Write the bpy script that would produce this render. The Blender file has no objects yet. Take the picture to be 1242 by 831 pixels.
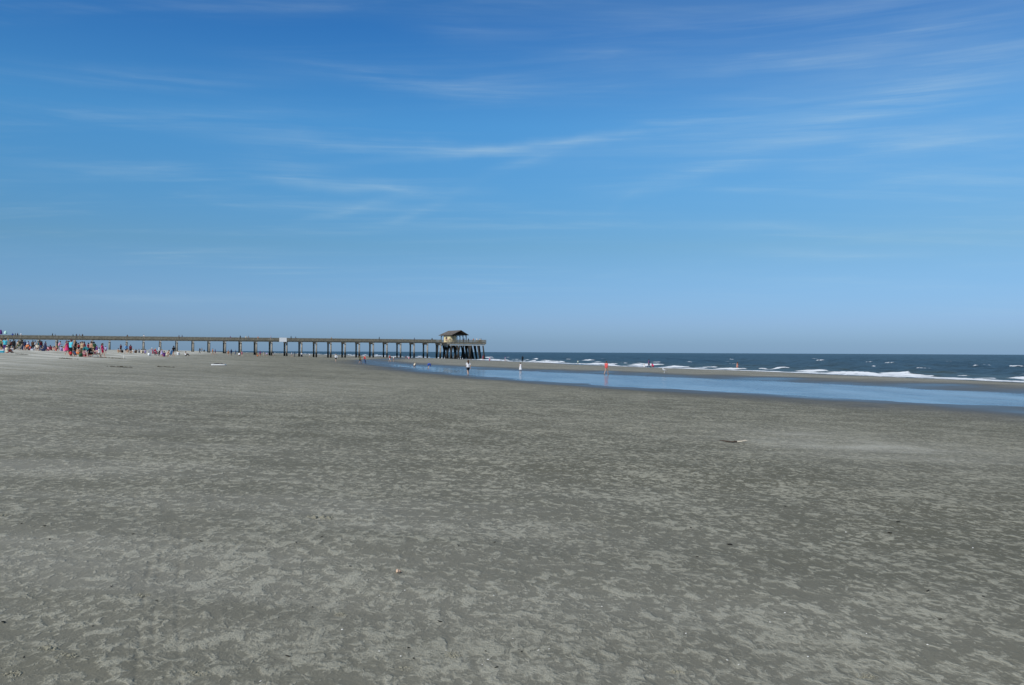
import bpy, bmesh, math, random
import numpy as np
from mathutils import Vector, Matrix

random.seed(11)
rng = np.random.default_rng(11)
scene = bpy.context.scene
C = scene.collection
R = math.radians
PI = math.pi

CAM_Z = 3.1
F = 1100.0            # focal length of the photograph in its own pixels (1242 wide)
CX, CY = 621.0, 415.5
PITCH, ROLL = math.atan(11.7 / F), R(0.285)

# ------------------------------------------------------------------ materials
def new_mat(name):
    m = bpy.data.materials.new(name)
    m.use_nodes = True
    return m, m.node_tree, m.node_tree.nodes['Principled BSDF']

def nd(nt, kind, **kw):
    n = nt.nodes.new(kind)
    for k, v in kw.items():
        setattr(n, k, v)
    return n

def setin(nt, sock, v):
    if isinstance(v, bpy.types.NodeSocket):
        nt.links.new(v, sock)
    else:
        sock.default_value = v

def mth(nt, op, a, b=0.0, c=None, clamp=False):
    n = nd(nt, 'ShaderNodeMath', operation=op, use_clamp=clamp)
    setin(nt, n.inputs[0], a); setin(nt, n.inputs[1], b)
    if c is not None: setin(nt, n.inputs[2], c)
    return n.outputs[0]

def mixc(nt, fac, a, b, blend='MIX'):
    n = nd(nt, 'ShaderNodeMix', data_type='RGBA', blend_type=blend)
    setin(nt, n.inputs[0], fac)
    setin(nt, n.inputs[6], a if isinstance(a, bpy.types.NodeSocket) else (*a, 1.0))
    setin(nt, n.inputs[7], b if isinstance(b, bpy.types.NodeSocket) else (*b, 1.0))
    return n.outputs[2]

def sstep(nt, v, lo, hi):
    n = nd(nt, 'ShaderNodeMapRange', interpolation_type='SMOOTHSTEP')
    setin(nt, n.inputs[0], v)
    n.inputs[1].default_value = lo; n.inputs[2].default_value = hi
    n.inputs[3].default_value = 0.0; n.inputs[4].default_value = 1.0
    return n.outputs[0]

def noise(nt, vec, scale, detail=3.0, rough=0.5, dist=0.0):
    n = nd(nt, 'ShaderNodeTexNoise')
    if vec is not None: nt.links.new(vec, n.inputs['Vector'])
    n.inputs['Scale'].default_value = scale
    n.inputs['Detail'].default_value = detail
    n.inputs['Roughness'].default_value = rough
    n.inputs['Distortion'].default_value = dist
    return n.outputs[0]

def mapping(nt, vec, loc=(0, 0, 0), rot=(0, 0, 0), scale=(1, 1, 1), vtype='POINT'):
    n = nd(nt, 'ShaderNodeMapping', vector_type=vtype)
    nt.links.new(vec, n.inputs[0])
    n.inputs['Location'].default_value = loc
    n.inputs['Rotation'].default_value = rot
    n.inputs['Scale'].default_value = scale
    return n.outputs[0]

def attr(nt, name):
    return nd(nt, 'ShaderNodeAttribute', attribute_name=name).outputs['Fac']

_matc = {}
def plain(name, col, rough=0.75, var=0.22, scale=9.0, spec=0.3, bump=0.0):
    """a matt material whose colour wanders a little"""
    key = (name, tuple(round(c, 3) for c in col), rough)
    if key in _matc: return _matc[key]
    m, nt, p = new_mat(name)
    tc = nd(nt, 'ShaderNodeTexCoord').outputs['Object']
    n = noise(nt, tc, scale, 4.0, 0.6)
    f = sstep(nt, n, 0.3, 0.7)
    dk = tuple(c * (1 - var) for c in col); lt = tuple(min(0.85, c * (1 + var)) for c in col)
    nt.links.new(mixc(nt, f, dk, lt), p.inputs['Base Color'])
    p.inputs['Roughness'].default_value = rough
    p.inputs['Specular IOR Level'].default_value = spec
    if bump:
        b = nd(nt, 'ShaderNodeBump'); b.inputs['Strength'].default_value = bump
        b.inputs['Distance'].default_value = 0.02
        nt.links.new(n, b.inputs['Height']); nt.links.new(b.outputs[0], p.inputs['Normal'])
    _matc[key] = m
    return m

# ------------------------------------------------------------------ numpy noise
def _hash(ix, iy, seed):
    h = (ix.astype(np.int64) * 374761393 + iy.astype(np.int64) * 668265263 + seed * 1442695041) & 0xFFFFFFFF
    h = ((h ^ (h >> 13)) * 1274126177) & 0xFFFFFFFF
    return (h ^ (h >> 16)) & 0xFFFFFFFF

def pn(x, y, seed=0):
    x = np.asarray(x, float); y = np.asarray(y, float)
    xi, yi = np.floor(x), np.floor(y)
    fx, fy = x - xi, y - yi
    u, v = fx * fx * fx * (fx * (fx * 6 - 15) + 10), fy * fy * fy * (fy * (fy * 6 - 15) + 10)
    def g(ix, iy, dx, dy):
        a = _hash(ix, iy, seed) * (2 * PI / 4294967296.0)
        return np.cos(a) * dx + np.sin(a) * dy
    n00 = g(xi, yi, fx, fy); n10 = g(xi + 1, yi, fx - 1, fy)
    n01 = g(xi, yi + 1, fx, fy - 1); n11 = g(xi + 1, yi + 1, fx - 1, fy - 1)
    a = n00 + u * (n10 - n00); b = n01 + u * (n11 - n01)
    return (a + v * (b - a)) * 1.5

def ss(x, lo, hi):
    t = np.clip((np.asarray(x, float) - lo) / (hi - lo), 0, 1)
    return t * t * (3 - 2 * t)

# ------------------------------------------------------------------ the lie of the beach
def shore_x(y):
    b = np.interp(y, [-3000, 101, 156, 210, 348, 656, 1200, 8000], [987, 57, 40.5, 24, -12, -114, -310, -2900])
    return b + 1.3 * np.sin(np.asarray(y) / 17.0) + 0.8 * np.sin(np.asarray(y) / 7.3 + 1)

def shore_d(x, y):
    return (shore_x(y) - x) * 0.958

_pd = [-400, -60, -20, 0, 10, 20, 28, 40, 56, 63, 72, 83, 92, 100, 108, 118, 135, 160, 220, 400, 6000]
_ph = [-6, -2.2, -0.8, 0, .40, .60, .62, .60, .50, .80, 1.12, 1.50, 1.95, 2.36, 2.72, 3.0, 3.2, 3.3, 3.1, 2.9, 2.9]
_dd = np.arange(-400, 6000, 0.5)
_pp = np.interp(_dd, _pd, _ph)
_k = np.hanning(19); _k /= _k.sum()
_pp = np.convolve(np.pad(_pp, 9, mode='edge'), _k, mode='valid')

POOL_Z = 0.40
_ny = [-60, -20, 15, 46, 74, 88, 106, 139, 189, 215, 260]
_nx = [92, 62, 44, 26, 8, 1.5, -5.9, -14, -26, -31, -38]
_fy = [-60, -20, 20, 62, 83.6, 93, 111, 129, 141, 171, 189, 215, 260]
_fx = [98, 70, 54, 35, 27, 22, 11.5, 2.2, -6, -19, -26, -33, -44]
def pool_edges(y):
    return np.interp(y, _ny, _nx), np.interp(y, _fy, _fx)

def pool_e(x, y):
    n, f = pool_edges(y)
    e = np.minimum(x - n, f - x)
    return e + 1.7 * pn(x / 6.0, y / 9.0, 3) + 1.0 * pn(x / 2.2, y / 3.1, 4) + 0.5 * pn(x / .9, y / 1.1, 44)

def ground(x, y):
    x = np.asarray(x, float); y = np.asarray(y, float)
    d = shore_d(x, y)
    h = np.interp(d, _dd, _pp)
    e = pool_e(x, y)
    w = ss(e, -9, 0.5)
    h = h * (1 - w) + (POOL_Z - 0.022 * np.clip(e, -9, 5)) * w
    up = ss(d, 50, 80)
    h = h + up * (0.05 * pn(x / 9, y / 9, 5) + 0.025 * pn(x / 2.6, y / 2.6, 6)) + up * 0.010 * pn(x / 0.7, y / 0.7, 7)
    h = h + ss(d, 95, 112) * (0.10 * pn(x / 5.0, y / 7.0, 8) + 0.06 * pn(x / 1.9, y / 2.3, 9))
    return h

def gz(x, y):
    return float(ground(np.array([x]), np.array([y]))[0])

def at_dist(px, y):
    """where on the beach, y metres ahead, the photograph's column px looks"""
    x = (px - CX) / F * y
    return x, y, gz(x, y)

def on_ground(px, py):
    """walk along the sight line of a photograph pixel to where it meets the sand"""
    u, v = (px - CX) / F, (CY - py) / F
    r = Vector((math.cos(ROLL), 0, math.sin(ROLL))); f = Vector((0, math.cos(PITCH), math.sin(PITCH)))
    up = r.cross(f)
    d = f + r * u + up * v
    t = 1.5
    for _ in range(4000):
        p = Vector((0, 0, CAM_Z)) + d * t
        if p.z <= gz(p.x, p.y): break
        t *= 1.003
    return p.x, p.y, gz(p.x, p.y)

# ------------------------------------------------------------------ mesh helpers
def tag(o, label=None, cat=None, group=None, kind=None):
    if label: o['label'] = label
    if cat: o['category'] = cat
    if group: o['group'] = group
    if kind: o['kind'] = kind
    return o

def link(name, me, m=None, parent=None, smooth=False):
    o = bpy.data.objects.new(name, me)
    C.objects.link(o)
    if m is not None:
        if len(me.materials) == 0: me.materials.append(m)
        else:
            o.material_slots[0].link = 'OBJECT'; o.material_slots[0].material = m
    if parent: o.parent = parent
    if smooth: me.shade_smooth()
    return o

def empty(name, loc, rz=0.0):
    o = bpy.data.objects.new(name, None); C.objects.link(o)
    o.location = loc; o.rotation_euler = (0, 0, rz); o.empty_display_size = 0.3
    return o

class MB:
    """collects boxes, bars and lathes and links them as one mesh object"""
    def __init__(s): s.bm = bmesh.new()
    def box(s, x0, x1, y0, y1, z0, z1, M=None):
        vs = [Vector((x, y, z)) for x in (x0, x1) for y in (y0, y1) for z in (z0, z1)]
        if M is not None: vs = [M @ v for v in vs]
        v = [s.bm.verts.new(q) for q in vs]
        for f in ((0, 1, 3, 2), (4, 6, 7, 5), (0, 4, 5, 1), (2, 3, 7, 6), (0, 2, 6, 4), (1, 5, 7, 3)):
            s.bm.faces.new([v[i] for i in f])
        return s
    def tube(s, pts, rad, seg=10, caps=True, squash=1.0):
        pts = [Vector(p) for p in pts]
        rad = rad if hasattr(rad, '__len__') else [rad] * len(pts)
        rings = []
        for i, p in enumerate(pts):
            t = (pts[min(i + 1, len(pts) - 1)] - pts[max(i - 1, 0)]).normalized()
            a = t.cross(Vector((0, 0, 1)))
            if a.length < 1e-3: a = Vector((1, 0, 0))
            a.normalize(); b = a.cross(t)
            rings.append([s.bm.verts.new(p + (a * math.cos(q) + b * math.sin(q) * squash) * rad[i])
                          for q in [2 * PI * k / seg for k in range(seg)]])
        for r0, r1 in zip(rings, rings[1:]):
            for k in range(seg):
                s.bm.faces.new((r0[k], r0[(k + 1) % seg], r1[(k + 1) % seg], r1[k]))
        if caps:
            s.bm.faces.new(rings[0][::-1]); s.bm.faces.new(rings[-1])
        return s
    def lathe(s, prof, seg=20, M=None):
        rings = []
        for r, z in prof:
            ring = []
            for k in range(seg):
                q = Vector((r * math.cos(2 * PI * k / seg), r * math.sin(2 * PI * k / seg), z))
                ring.append(s.bm.verts.new(M @ q if M is not None else q))
            rings.append(ring)
        for r0, r1 in zip(rings, rings[1:]):
            for k in range(seg):
                s.bm.faces.new((r0[k], r0[(k + 1) % seg], r1[(k + 1) % seg], r1[k]))
        return s
    def poly(s, pts):
        s.bm.faces.new([s.bm.verts.new(Vector(p)) for p in pts]); return s
    def mesh(s, name):
        bmesh.ops.recalc_face_normals(s.bm, faces=s.bm.faces)
        me = bpy.data.meshes.new(name); s.bm.to_mesh(me); s.bm.free(); return me
    def build(s, name, m, parent=None, smooth=False):
        return link(name, s.mesh(name), m, parent, smooth)

def grid_mesh(name, X, Y, Z, wrap=False, keep=None, attrs=()):
    nr, nc = X.shape
    co = np.stack([X, Y, Z], -1).reshape(-1, 3)
    idx = np.arange(nr * nc).reshape(nr, nc)
    if wrap:
        nxt = np.roll(idx, -1, axis=1)
        q = np.stack([idx[:-1], nxt[:-1], nxt[1:], idx[1:]], -1).reshape(-1, 4)
    else:
        q = np.stack([idx[:-1, :-1], idx[:-1, 1:], idx[1:, 1:], idx[1:, :-1]], -1).reshape(-1, 4)
    vals = [(n, a.reshape(-1)) for n, a in attrs]
    if keep is not None:
        k = keep.reshape(-1)
        q = q[k[q].all(1)]
        used = np.zeros(len(co), bool); used[q.reshape(-1)] = True
        remap = np.cumsum(used) - 1
        co = co[used]; q = remap[q]; vals = [(n, a[used]) for n, a in vals]
    me = bpy.data.meshes.new(name)
    me.vertices.add(len(co)); me.vertices.foreach_set('co', co.astype(np.float32).ravel())
    me.loops.add(len(q) * 4); me.loops.foreach_set('vertex_index', q.astype(np.int32).ravel())
    me.polygons.add(len(q)); me.polygons.foreach_set('loop_start', np.arange(0, len(q) * 4, 4, dtype=np.int32))
    me.update(calc_edges=True)
    for n, a in vals:
        at = me.attributes.new(n, 'FLOAT', 'POINT'); at.data.foreach_set('value', a.astype(np.float32))
    me.shade_smooth()
    return me

# ------------------------------------------------------------------ sand
def sand_material():
    m, nt, p = new_mat('damp_grey_sand')
    tc = nd(nt, 'ShaderNodeTexCoord').outputs['Object']
    wet, dry = attr(nt, 'wet'), attr(nt, 'dry')
    # scuffs: pale dry crumbs kicked up over the damp crust, footprint sized
    st = mapping(nt, tc, rot=(0, 0, R(9)), scale=(1.25, 0.78, 1.0))
    n1 = noise(nt, st, 7.2, 4.0, 0.58, 0.3)
    n1b = noise(nt, mapping(nt, tc, loc=(7, 3, 0), rot=(0, 0, R(-24)), scale=(1.25, 0.75, 1.0)), 12.5, 3.0, 0.55, 0.5)
    n1c = noise(nt, mapping(nt, tc, loc=(2, 9, 0), rot=(0, 0, R(66)), scale=(1.2, 0.8, 1.0)), 10.0, 3.0, 0.55, 0.5)
    n1d = noise(nt, mapping(nt, tc, loc=(5, 1, 0)), 22.0, 3.0, 0.6, 0.4)
    big = noise(nt, tc, 0.8, 4.0, 0.6)
    vbig = noise(nt, mapping(nt, tc, loc=(31, 5, 0)), 0.055, 2.0, 0.5)
    lift = mth(nt, 'SUBTRACT', mth(nt, 'MULTIPLY_ADD', big, 0.26, mth(nt, 'MULTIPLY', vbig, 0.10)), 0.18)
    s1 = sstep(nt, mth(nt, 'ADD', n1, lift), 0.505, 0.625)
    s2 = sstep(nt, mth(nt, 'ADD', n1b, lift), 0.54, 0.67)
    s3 = sstep(nt, mth(nt, 'ADD', n1c, lift), 0.555, 0.69)
    s4 = sstep(nt, mth(nt, 'ADD', n1d, lift), 0.56, 0.70)
    n1e = noise(nt, mapping(nt, tc, loc=(11, 4, 0), rot=(0, 0, R(14)), scale=(1.1, 0.9, 1.0)), 3.6, 4.0, 0.6, 0.4)
    s5 = mth(nt, 'MULTIPLY', sstep(nt, mth(nt, 'ADD', n1e, lift), 0.53, 0.66), sstep(nt, n1d, .36, .58))
    s1 = mth(nt, 'MAXIMUM', s1, mth(nt, 'MULTIPLY', s5, .8))
    scuff = mth(nt, 'MAXIMUM', mth(nt, 'MAXIMUM', mth(nt, 'MULTIPLY', s1, .9), mth(nt, 'MULTIPLY', s4, 0.5)), mth(nt, 'MAXIMUM', mth(nt, 'MULTIPLY', s2, 0.9), mth(nt, 'MULTIPLY', s3, 0.75)))
    tex = noise(nt, tc, 30.0, 4.0, 0.68)
    scuff = mth(nt, 'MULTIPLY', scuff, mth(nt, 'MULTIPLY_ADD', tex, 1.7, 0.08), clamp=True)
    grain = noise(nt, tc, 160.0, 2.0, 0.7)
    damp = mixc(nt, sstep(nt, vbig, 0.35, 0.68), SAND_DAMP_A, SAND_DAMP_B)
    col = mixc(nt, mth(nt, 'MULTIPLY', scuff, 0.88), damp, SAND_PALE)
    # yellowish crumb patches
    yel = noise(nt, mapping(nt, tc, loc=(3, 17, 0)), 1.25, 3.0, 0.6)
    col = mixc(nt, mth(nt, 'MULTIPLY', sstep(nt, yel, 0.66, 0.78), 0.45), col, (0.27, 0.255, 0.19))
    # the dry upper beach
    dn = noise(nt, mapping(nt, tc, rot=(0, 0, R(23)), scale=(0.25, 1, 1)), 0.5, 4.0, 0.6)
    dcol = mixc(nt, sstep(nt, dn, 0.36, 0.66), SAND_DRY_A, SAND_DRY_B)
    col = mixc(nt, mth(nt, 'MULTIPLY', dry, mth(nt, 'MULTIPLY_ADD', dn, 0.7, 0.55), clamp=True), col, dcol)
    g = mth(nt, 'MULTIPLY_ADD', grain, 0.5, 0.75)
    gc = nd(nt, 'ShaderNodeCombineColor')
    for i in range(3): nt.links.new(g, gc.inputs[i])
    col = mixc(nt, 1.0, col, gc.outputs[0], 'MULTIPLY')
    col = mixc(nt, attr(nt, 'near_dark'), col, (0.118, 0.113, 0.088))  # darker tone over the near sand and along the wheel tracks
    # soaked sand by the pool and the swash
    col = mixc(nt, wet, col, SAND_WET)
    nt.links.new(col, p.inputs['Base Color'])
    rg = mth(nt, 'MULTIPLY_ADD', mth(nt, 'POWER', wet, 2.5), -0.62, 0.86)
    nt.links.new(rg, p.inputs['Roughness'])
    nt.links.new(mth(nt, 'MULTIPLY_ADD', wet, 0.25, 0.12), p.inputs['Specular IOR Level'])
    crumb = noise(nt, tc, 62.0, 3.0, 0.7)
    hgt = mth(nt, 'MULTIPLY_ADD', mth(nt, 'MULTIPLY', scuff, crumb), 0.013, mth(nt, 'MULTIPLY', n1, 0.024))
    hgt = mth(nt, 'ADD', hgt, mth(nt, 'MULTIPLY_ADD', tex, 0.006, mth(nt, 'MULTIPLY', grain, 0.0012)))
    hgt = mth(nt, 'MULTIPLY', hgt, mth(nt, 'MULTIPLY_ADD', wet, -0.85, 1.0))
    b = nd(nt, 'ShaderNodeBump'); b.inputs['Strength'].default_value = 0.8; b.inputs['Distance'].default_value = 1.0
    nt.links.new(hgt, b.inputs['Height']); nt.links.new(b.outputs[0], p.inputs['Normal'])
    return m

SAND_DAMP_A, SAND_DAMP_B = (0.117, 0.112, 0.080), (0.141, 0.134, 0.097)
SAND_PALE = (0.405, 0.386, 0.296)
SAND_DRY_A, SAND_DRY_B = (0.34, 0.33, 0.27), (0.60, 0.58, 0.50)
SAND_WET = (0.066, 0.063, 0.052)

def make_beach():
    fine = np.arange(-38, 38.001, 0.11); rest = np.concatenate([np.arange(41, 180, 3.0), np.arange(-180, -38.5, 3.0)])
    ang = np.radians(np.concatenate([fine, rest]))
    rad = np.concatenate([[0.02], np.exp(np.arange(math.log(0.5), math.log(900), 0.0085)), np.exp(np.linspace(math.log(905), math.log(7000), 40))])
    A, Q = np.meshgrid(ang, rad)
    X, Y = Q * np.sin(A), Q * np.cos(A)
    Z = ground(X, Y)
    e, d = pool_e(X, Y), shore_d(X, Y)
    wet = np.maximum(np.maximum(ss(e + 2.0 * pn(X / 9, Y / 9, 45), -17, -2.5) * 0.92, ss(e, -3.6, -0.2)), 1 - ss(d, 6, 19))
    bar = ss(d, 8, 16) * (1 - ss(d, 44, 58)) * (1 - ss(e, -4, -1))
    wet = np.clip(np.maximum(wet, 0.25 * bar) + 0.12 * pn(X / 5, Y / 8, 12) * (wet > .05), 0, 1)
    dry = np.maximum(ss(Z, 1.6, 2.45) * ss(d, 82, 100), 0.28 * ss(d + 5 * pn(X / 14, Y / 14, 17), 76, 94))
    for (px, py, lx, ly, k) in ((1050, 543, 2.6, 3.0, .55), (985, 532, 2.0, 3.2, .35), (560, 640, 2.6, 1.6, .0)):
        cx, cy, _ = on_ground(px, py)
        g = np.exp(-((X - cx) / lx) ** 2 - ((Y - cy) / ly) ** 2)
        dry = np.maximum(dry, k * g * (0.75 + 0.5 * pn(X / 1.1, Y / 0.8, 13)))
    dry = np.maximum(dry, bar * 0.30)
    near_dark = 0.2 * (1 - ss(Q + 1.5 * pn(X / 2.5, Y / 2.5, 14), 3.0, 13.0)) + 0.16 * ss(X + 2 * pn(X / 3, Y / 3, 15), 2, 9) * (1 - ss(Q, 14, 34))  # sand colour darkens towards the camera and to the right
    for off in (0.0, 0.07, 0.20):                       # faint wheel tracks
        lx = np.interp(Y, [3.5, 4.4, 5.5, 7.5, 9.5], [-1.46, -1.80, -2.22, -2.92, -3.55]) + off + 0.012 * pn(Y / .3, Y * 0, 18)
        tr = np.exp(-((X - lx) / 0.014) ** 2) * ss(Y, 3.2, 4.2) * (1 - ss(Y, 7.0, 9.0)) * ss(pn(Y / .35, Y * 0 + off * 50, 19), -.5, .2)
        Z -= 0.005 * tr; near_dark = near_dark + 0.2 * tr
    near_dark = np.clip(near_dark * (0.8 + 0.9 * pn(X / 1.6, Y / 1.6, 16)), 0, .6)
    me = grid_mesh('beach', X, Y, Z, wrap=True, attrs=(('wet', wet), ('dry', np.clip(dry, 0, 1)), ('near_dark', near_dark)))
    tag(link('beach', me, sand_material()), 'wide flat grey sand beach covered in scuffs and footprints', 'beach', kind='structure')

make_beach()

# ------------------------------------------------------------------ sea
def make_sea():
    fine = np.arange(-22, 34.001, 0.075); rest = np.concatenate([np.arange(-60, -22.5, 1.5), fine, np.arange(35.5, 150, 1.5)])
    ang = np.radians(rest)
    rad = np.concatenate([np.arange(30, 90, 1.0), np.exp(np.arange(math.log(90), math.log(1500), 0.0052)), np.exp(np.linspace(math.log(1520), math.log(60000), 60))])
    A, Q = np.meshgrid(ang, rad)
    X, Y = Q * np.sin(A), Q * np.cos(A)
    s = -shore_d(X, Y)                                   # metres seaward of the shoreline
    base_dir = math.atan2(-0.287, -0.958)
    Z = np.zeros_like(X)
    r = np.random.default_rng(5)
    for i in range(30):
        L = 2.2 * (1.095 ** i) * r.uniform(.9, 1.1)
        th = base_dir + r.normal(0, 0.55)
        a = 0.0175 * L ** 0.66
        ph = r.uniform(0, 2 * PI)
        k = 2 * PI / L
        w = np.sin(k * (X * math.cos(th) + Y * math.sin(th)) + ph + 0.8 * pn(X / 40, Y / 40, 40 + i))
        cell = Q * 0.0052
        Z += a * (0.62 * w - 0.38 * np.abs(np.sin(0.5 * np.arcsin(np.clip(w, -1, 1)))) ) * (1 - ss(cell, L * .3, L * .7))
    amp = ss(s, 8, 40)
    amp = 0.25 * ss(s, 1, 6) + 0.75 * amp
    Z = Z * amp
    # breakers: low foaming bores that run along the shore
    foam = np.zeros_like(X)
    yy = Y + 0.3 * X
    for (off, wid, hgt, seed, lo, hi) in ((4.5, .9, .13, 21, -1.0, -.45), (11, 1.2, .30, 22, -.12, .14), (19, 1.4, .36, 23, .08, .30), (33, 1.5, .36, 24, .25, .42), (52, 1.5, .36, 25, .34, .5)):
        o = off + 3.0 * pn(yy / 26, yy * 0, seed) + 1.1 * pn(yy / 6, yy * 0 + 5, seed)
        msk = ss(pn(yy / 19, yy * 0 + 9, seed) + 0.5 * pn(yy / 6.0, yy * 0 + 2, seed), lo, hi)
        t = (s - o) / wid
        prof = np.where(t < 0, np.exp(-(t / 0.8) ** 2), np.exp(-(t / 1.6) ** 2))
        Z += hgt * prof * msk * (0.8 + 0.5 * pn(yy / 1.7, s / 1.5, seed + 50))
        f = np.where(t < 0, np.exp(-(t / 1.9) ** 2), np.exp(-(t / 0.55) ** 2)) * msk
        foam = np.maximum(foam, f * 1.25)
    sw = (1 - ss(s + 2.2 * pn(yy / 9, s / 5, 31), 2.2, 5.5)) * ss(s, -3.5, -0.5)
    lace = 0.45 + 1.0 * pn(yy / 2.2, s / 1.0, 32) + 0.5 * pn(yy / .8, s / .6, 33)
    foam = np.maximum(foam, sw * np.clip(lace, 0, 1))
    # whitecaps further out
    crest = ss(Z, 0.42, 0.62) * ss(s, 40, 80) * ss(pn(X / 11, Y / 11, 35), 0.12, 0.4)
    foam = np.maximum(foam, crest)
    r = np.random.default_rng(8)
    caps = [(940, 190), (998, 215), (815, 330), (835, 335), (880, 430), (895, 430), (1030, 370), (1055, 372), (1040, 300), (690, 420), (675, 520), (731, 480), (1010, 160), (1060, 240), (615, 560), (760, 300), (1195, 270), (1120, 210), (925, 205), (660, 360)]
    caps += [(r.uniform(600, 1240), math.exp(r.uniform(math.log(190), math.log(1100)))) for _ in range(26)]
    for (px, y) in caps:
        x = (px - CX) / F * y
        if -shore_d(x, y) < 24: continue
        q = math.hypot(x, y); a0 = math.atan2(x, y)
        la = r.uniform(0.7, 2.2) * (1.0 if y < 260 else 1.3); lr = max(0.9, q * 0.006)
        g = np.exp(-(((A - a0) * q + 0.25 * (Q - q)) / la) ** 2 - ((Q - q) / lr) ** 2)
        g = g * (0.7 + 0.8 * pn(X / .9, Y / .9, 60))
        Z += 0.22 * g; foam = np.maximum(foam, np.clip(1.3 * g, 0, 1) * r.uniform(.7, 1))
    shallow = 1 - ss(s + 9 * pn(X / 25, Y / 25, 36), 12, 75)
    keep = s > -7
    Z = np.where(s < 0, Z * 0.3 + 0.02, Z)
    me = grid_mesh('sea', X, Y, Z, keep=keep, attrs=(('foam', np.clip(foam, 0, 1)), ('shallow', shallow)))
    m, nt, p = new_mat('choppy_sea_water')
    tc = nd(nt, 'ShaderNodeTexCoord').outputs['Object']
    fo, sh = attr(nt, 'foam'), attr(nt, 'shallow')
    big = noise(nt, mapping(nt, tc, rot=(0, 0, R(17)), scale=(1.0, .35, 1)), 0.02, 3.0, 0.6)
    deep = mixc(nt, sstep(nt, big, 0.35, 0.65), SEA_A, SEA_B)
    water = mixc(nt, mth(nt, 'MULTIPLY', sh, 0.8), deep, SEA_SHALLOW)
    fn = noise(nt, tc, 1.7, 5.0, 0.7)
    fm = sstep(nt, mth(nt, 'ADD', fo, mth(nt, 'MULTIPLY_ADD', fn, 0.9, -0.45)), 0.34, 0.62)
    nt.links.new(mixc(nt, fm, water, (0.70, 0.73, 0.75)), p.inputs['Base Color'])
    nt.links.new(mth(nt, 'MULTIPLY_ADD', fm, 0.45, SEA_ROUGH), p.inputs['Roughness'])
    p.inputs['IOR'].default_value = 1.33
    nt.links.new(mth(nt, 'MULTIPLY_ADD', fm, -SEA_SPEC * .7, SEA_SPEC), p.inputs['Specular IOR Level'])
    b = nd(nt, 'ShaderNodeBump'); b.inputs['Strength'].default_value = 0.75; b.inputs['Distance'].default_value = 1.0
    w1 = noise(nt, mapping(nt, tc, rot=(0, 0, R(17)), scale=(1, .55, 1)), 0.9, 5.0, 0.62)
    w2 = noise(nt, tc, 0.16, 3.0, 0.6)
    nt.links.new(mth(nt, 'MULTIPLY_ADD', w1, 0.22, mth(nt, 'MULTIPLY', w2, 0.9)), b.inputs['Height'])
    nt.links.new(b.outputs[0], p.inputs['Normal'])
    tag(link('sea', me, m), 'choppy blue grey sea with white surf along the beach', 'sea', kind='structure')

SEA_A, SEA_B, SEA_SHALLOW = (0.022, 0.040, 0.046), (0.036, 0.058, 0.063), (0.055, 0.076, 0.066)
SEA_ROUGH, SEA_SPEC = 0.36, 0.16
make_sea()

def make_pool():
    ys = np.concatenate([np.arange(-50, 30, 2.0), np.arange(30, 225, 0.8)])
    T = np.linspace(0, 1, 60)
    n, f = pool_edges(ys)
    n, f = n - 4.5, np.maximum(f, n) + 4.5
    X = n[:, None] + (f - n)[:, None] * T[None, :]
    Y = np.repeat(ys[:, None], len(T), 1)
    me = grid_mesh('tidal_pool', X, Y, np.full_like(X, POOL_Z))
    m, nt, p = new_mat('shallow_pool_water')
    tc = nd(nt, 'ShaderNodeTexCoord').outputs['Object']
    p.inputs['Base Color'].default_value = (0.055, 0.066, 0.082, 1)
    p.inputs['IOR'].default_value = 1.33
    p.inputs['Specular IOR Level'].default_value = 0.5
    p.inputs['Roughness'].default_value = 0.10
    still = sstep(nt, noise(nt, mapping(nt, tc, scale=(.5, .16, 1)), 0.35, 3.0, 0.6), 0.38, 0.66)
    w = noise(nt, mapping(nt, tc, rot=(0, 0, R(17)), scale=(1.0, .6, 1)), 3.4, 4.0, 0.6)
    w2 = noise(nt, tc, 0.9, 2.0, 0.5)
    b = nd(nt, 'ShaderNodeBump'); b.inputs['Strength'].default_value = 1.0; b.inputs['Distance'].default_value = 1.0
    h = mth(nt, 'MULTIPLY_ADD', w, 0.068, mth(nt, 'MULTIPLY', w2, 0.045))
    nt.links.new(mth(nt, 'MULTIPLY', h, mth(nt, 'MULTIPLY_ADD', still, 0.85, 0.15)), b.inputs['Height'])
    nt.links.new(b.outputs[0], p.inputs['Normal'])
    tag(link('tidal_pool', me, m), 'long shallow tidal pool of blue water left on the sand', 'tidal pool', kind='structure')
make_pool()

# ------------------------------------------------------------------ pier
UX, UY = 0.917, 0.398                       # along the pier, out to sea
VX, VY = 0.398, -0.917                      # across it, towards the photographer
P0 = Vector((-149.3, 336.5, 0)); BAY = 5.80
def pier_pt(n, t=0.0, z=0.0):               # n bays along, t metres across from the far pile line
    return Vector((P0.x + n * BAY * UX + t * VX, P0.y + n * BAY * UY + t * VY, z))
PANG = math.atan2(UY, UX)

def pile_material():
    m, nt, p = new_mat('weathered_pile')
    geo = nd(nt, 'ShaderNodeNewGeometry').outputs['Position']
    z = nd(nt, 'ShaderNodeSeparateXYZ'); nt.links.new(geo, z.inputs[0])
    n = noise(nt, geo, 1.6, 4.0, 0.65)
    up = sstep(nt, mth(nt, 'MULTIPLY_ADD', n, 1.1, z.outputs[2]), 2.6, 3.7)     # the tide's barnacle line
    dry = mixc(nt, sstep(nt, n, .35, .65), (0.21, 0.195, 0.165), (0.33, 0.305, 0.26))
    nt.links.new(mixc(nt, up, (0.045, 0.042, 0.034), dry), p.inputs['Base Color'])
    p.inputs['Roughness'].default_value = 0.9; p.inputs['Specular IOR Level'].default_value = 0.15
    return m

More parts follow.
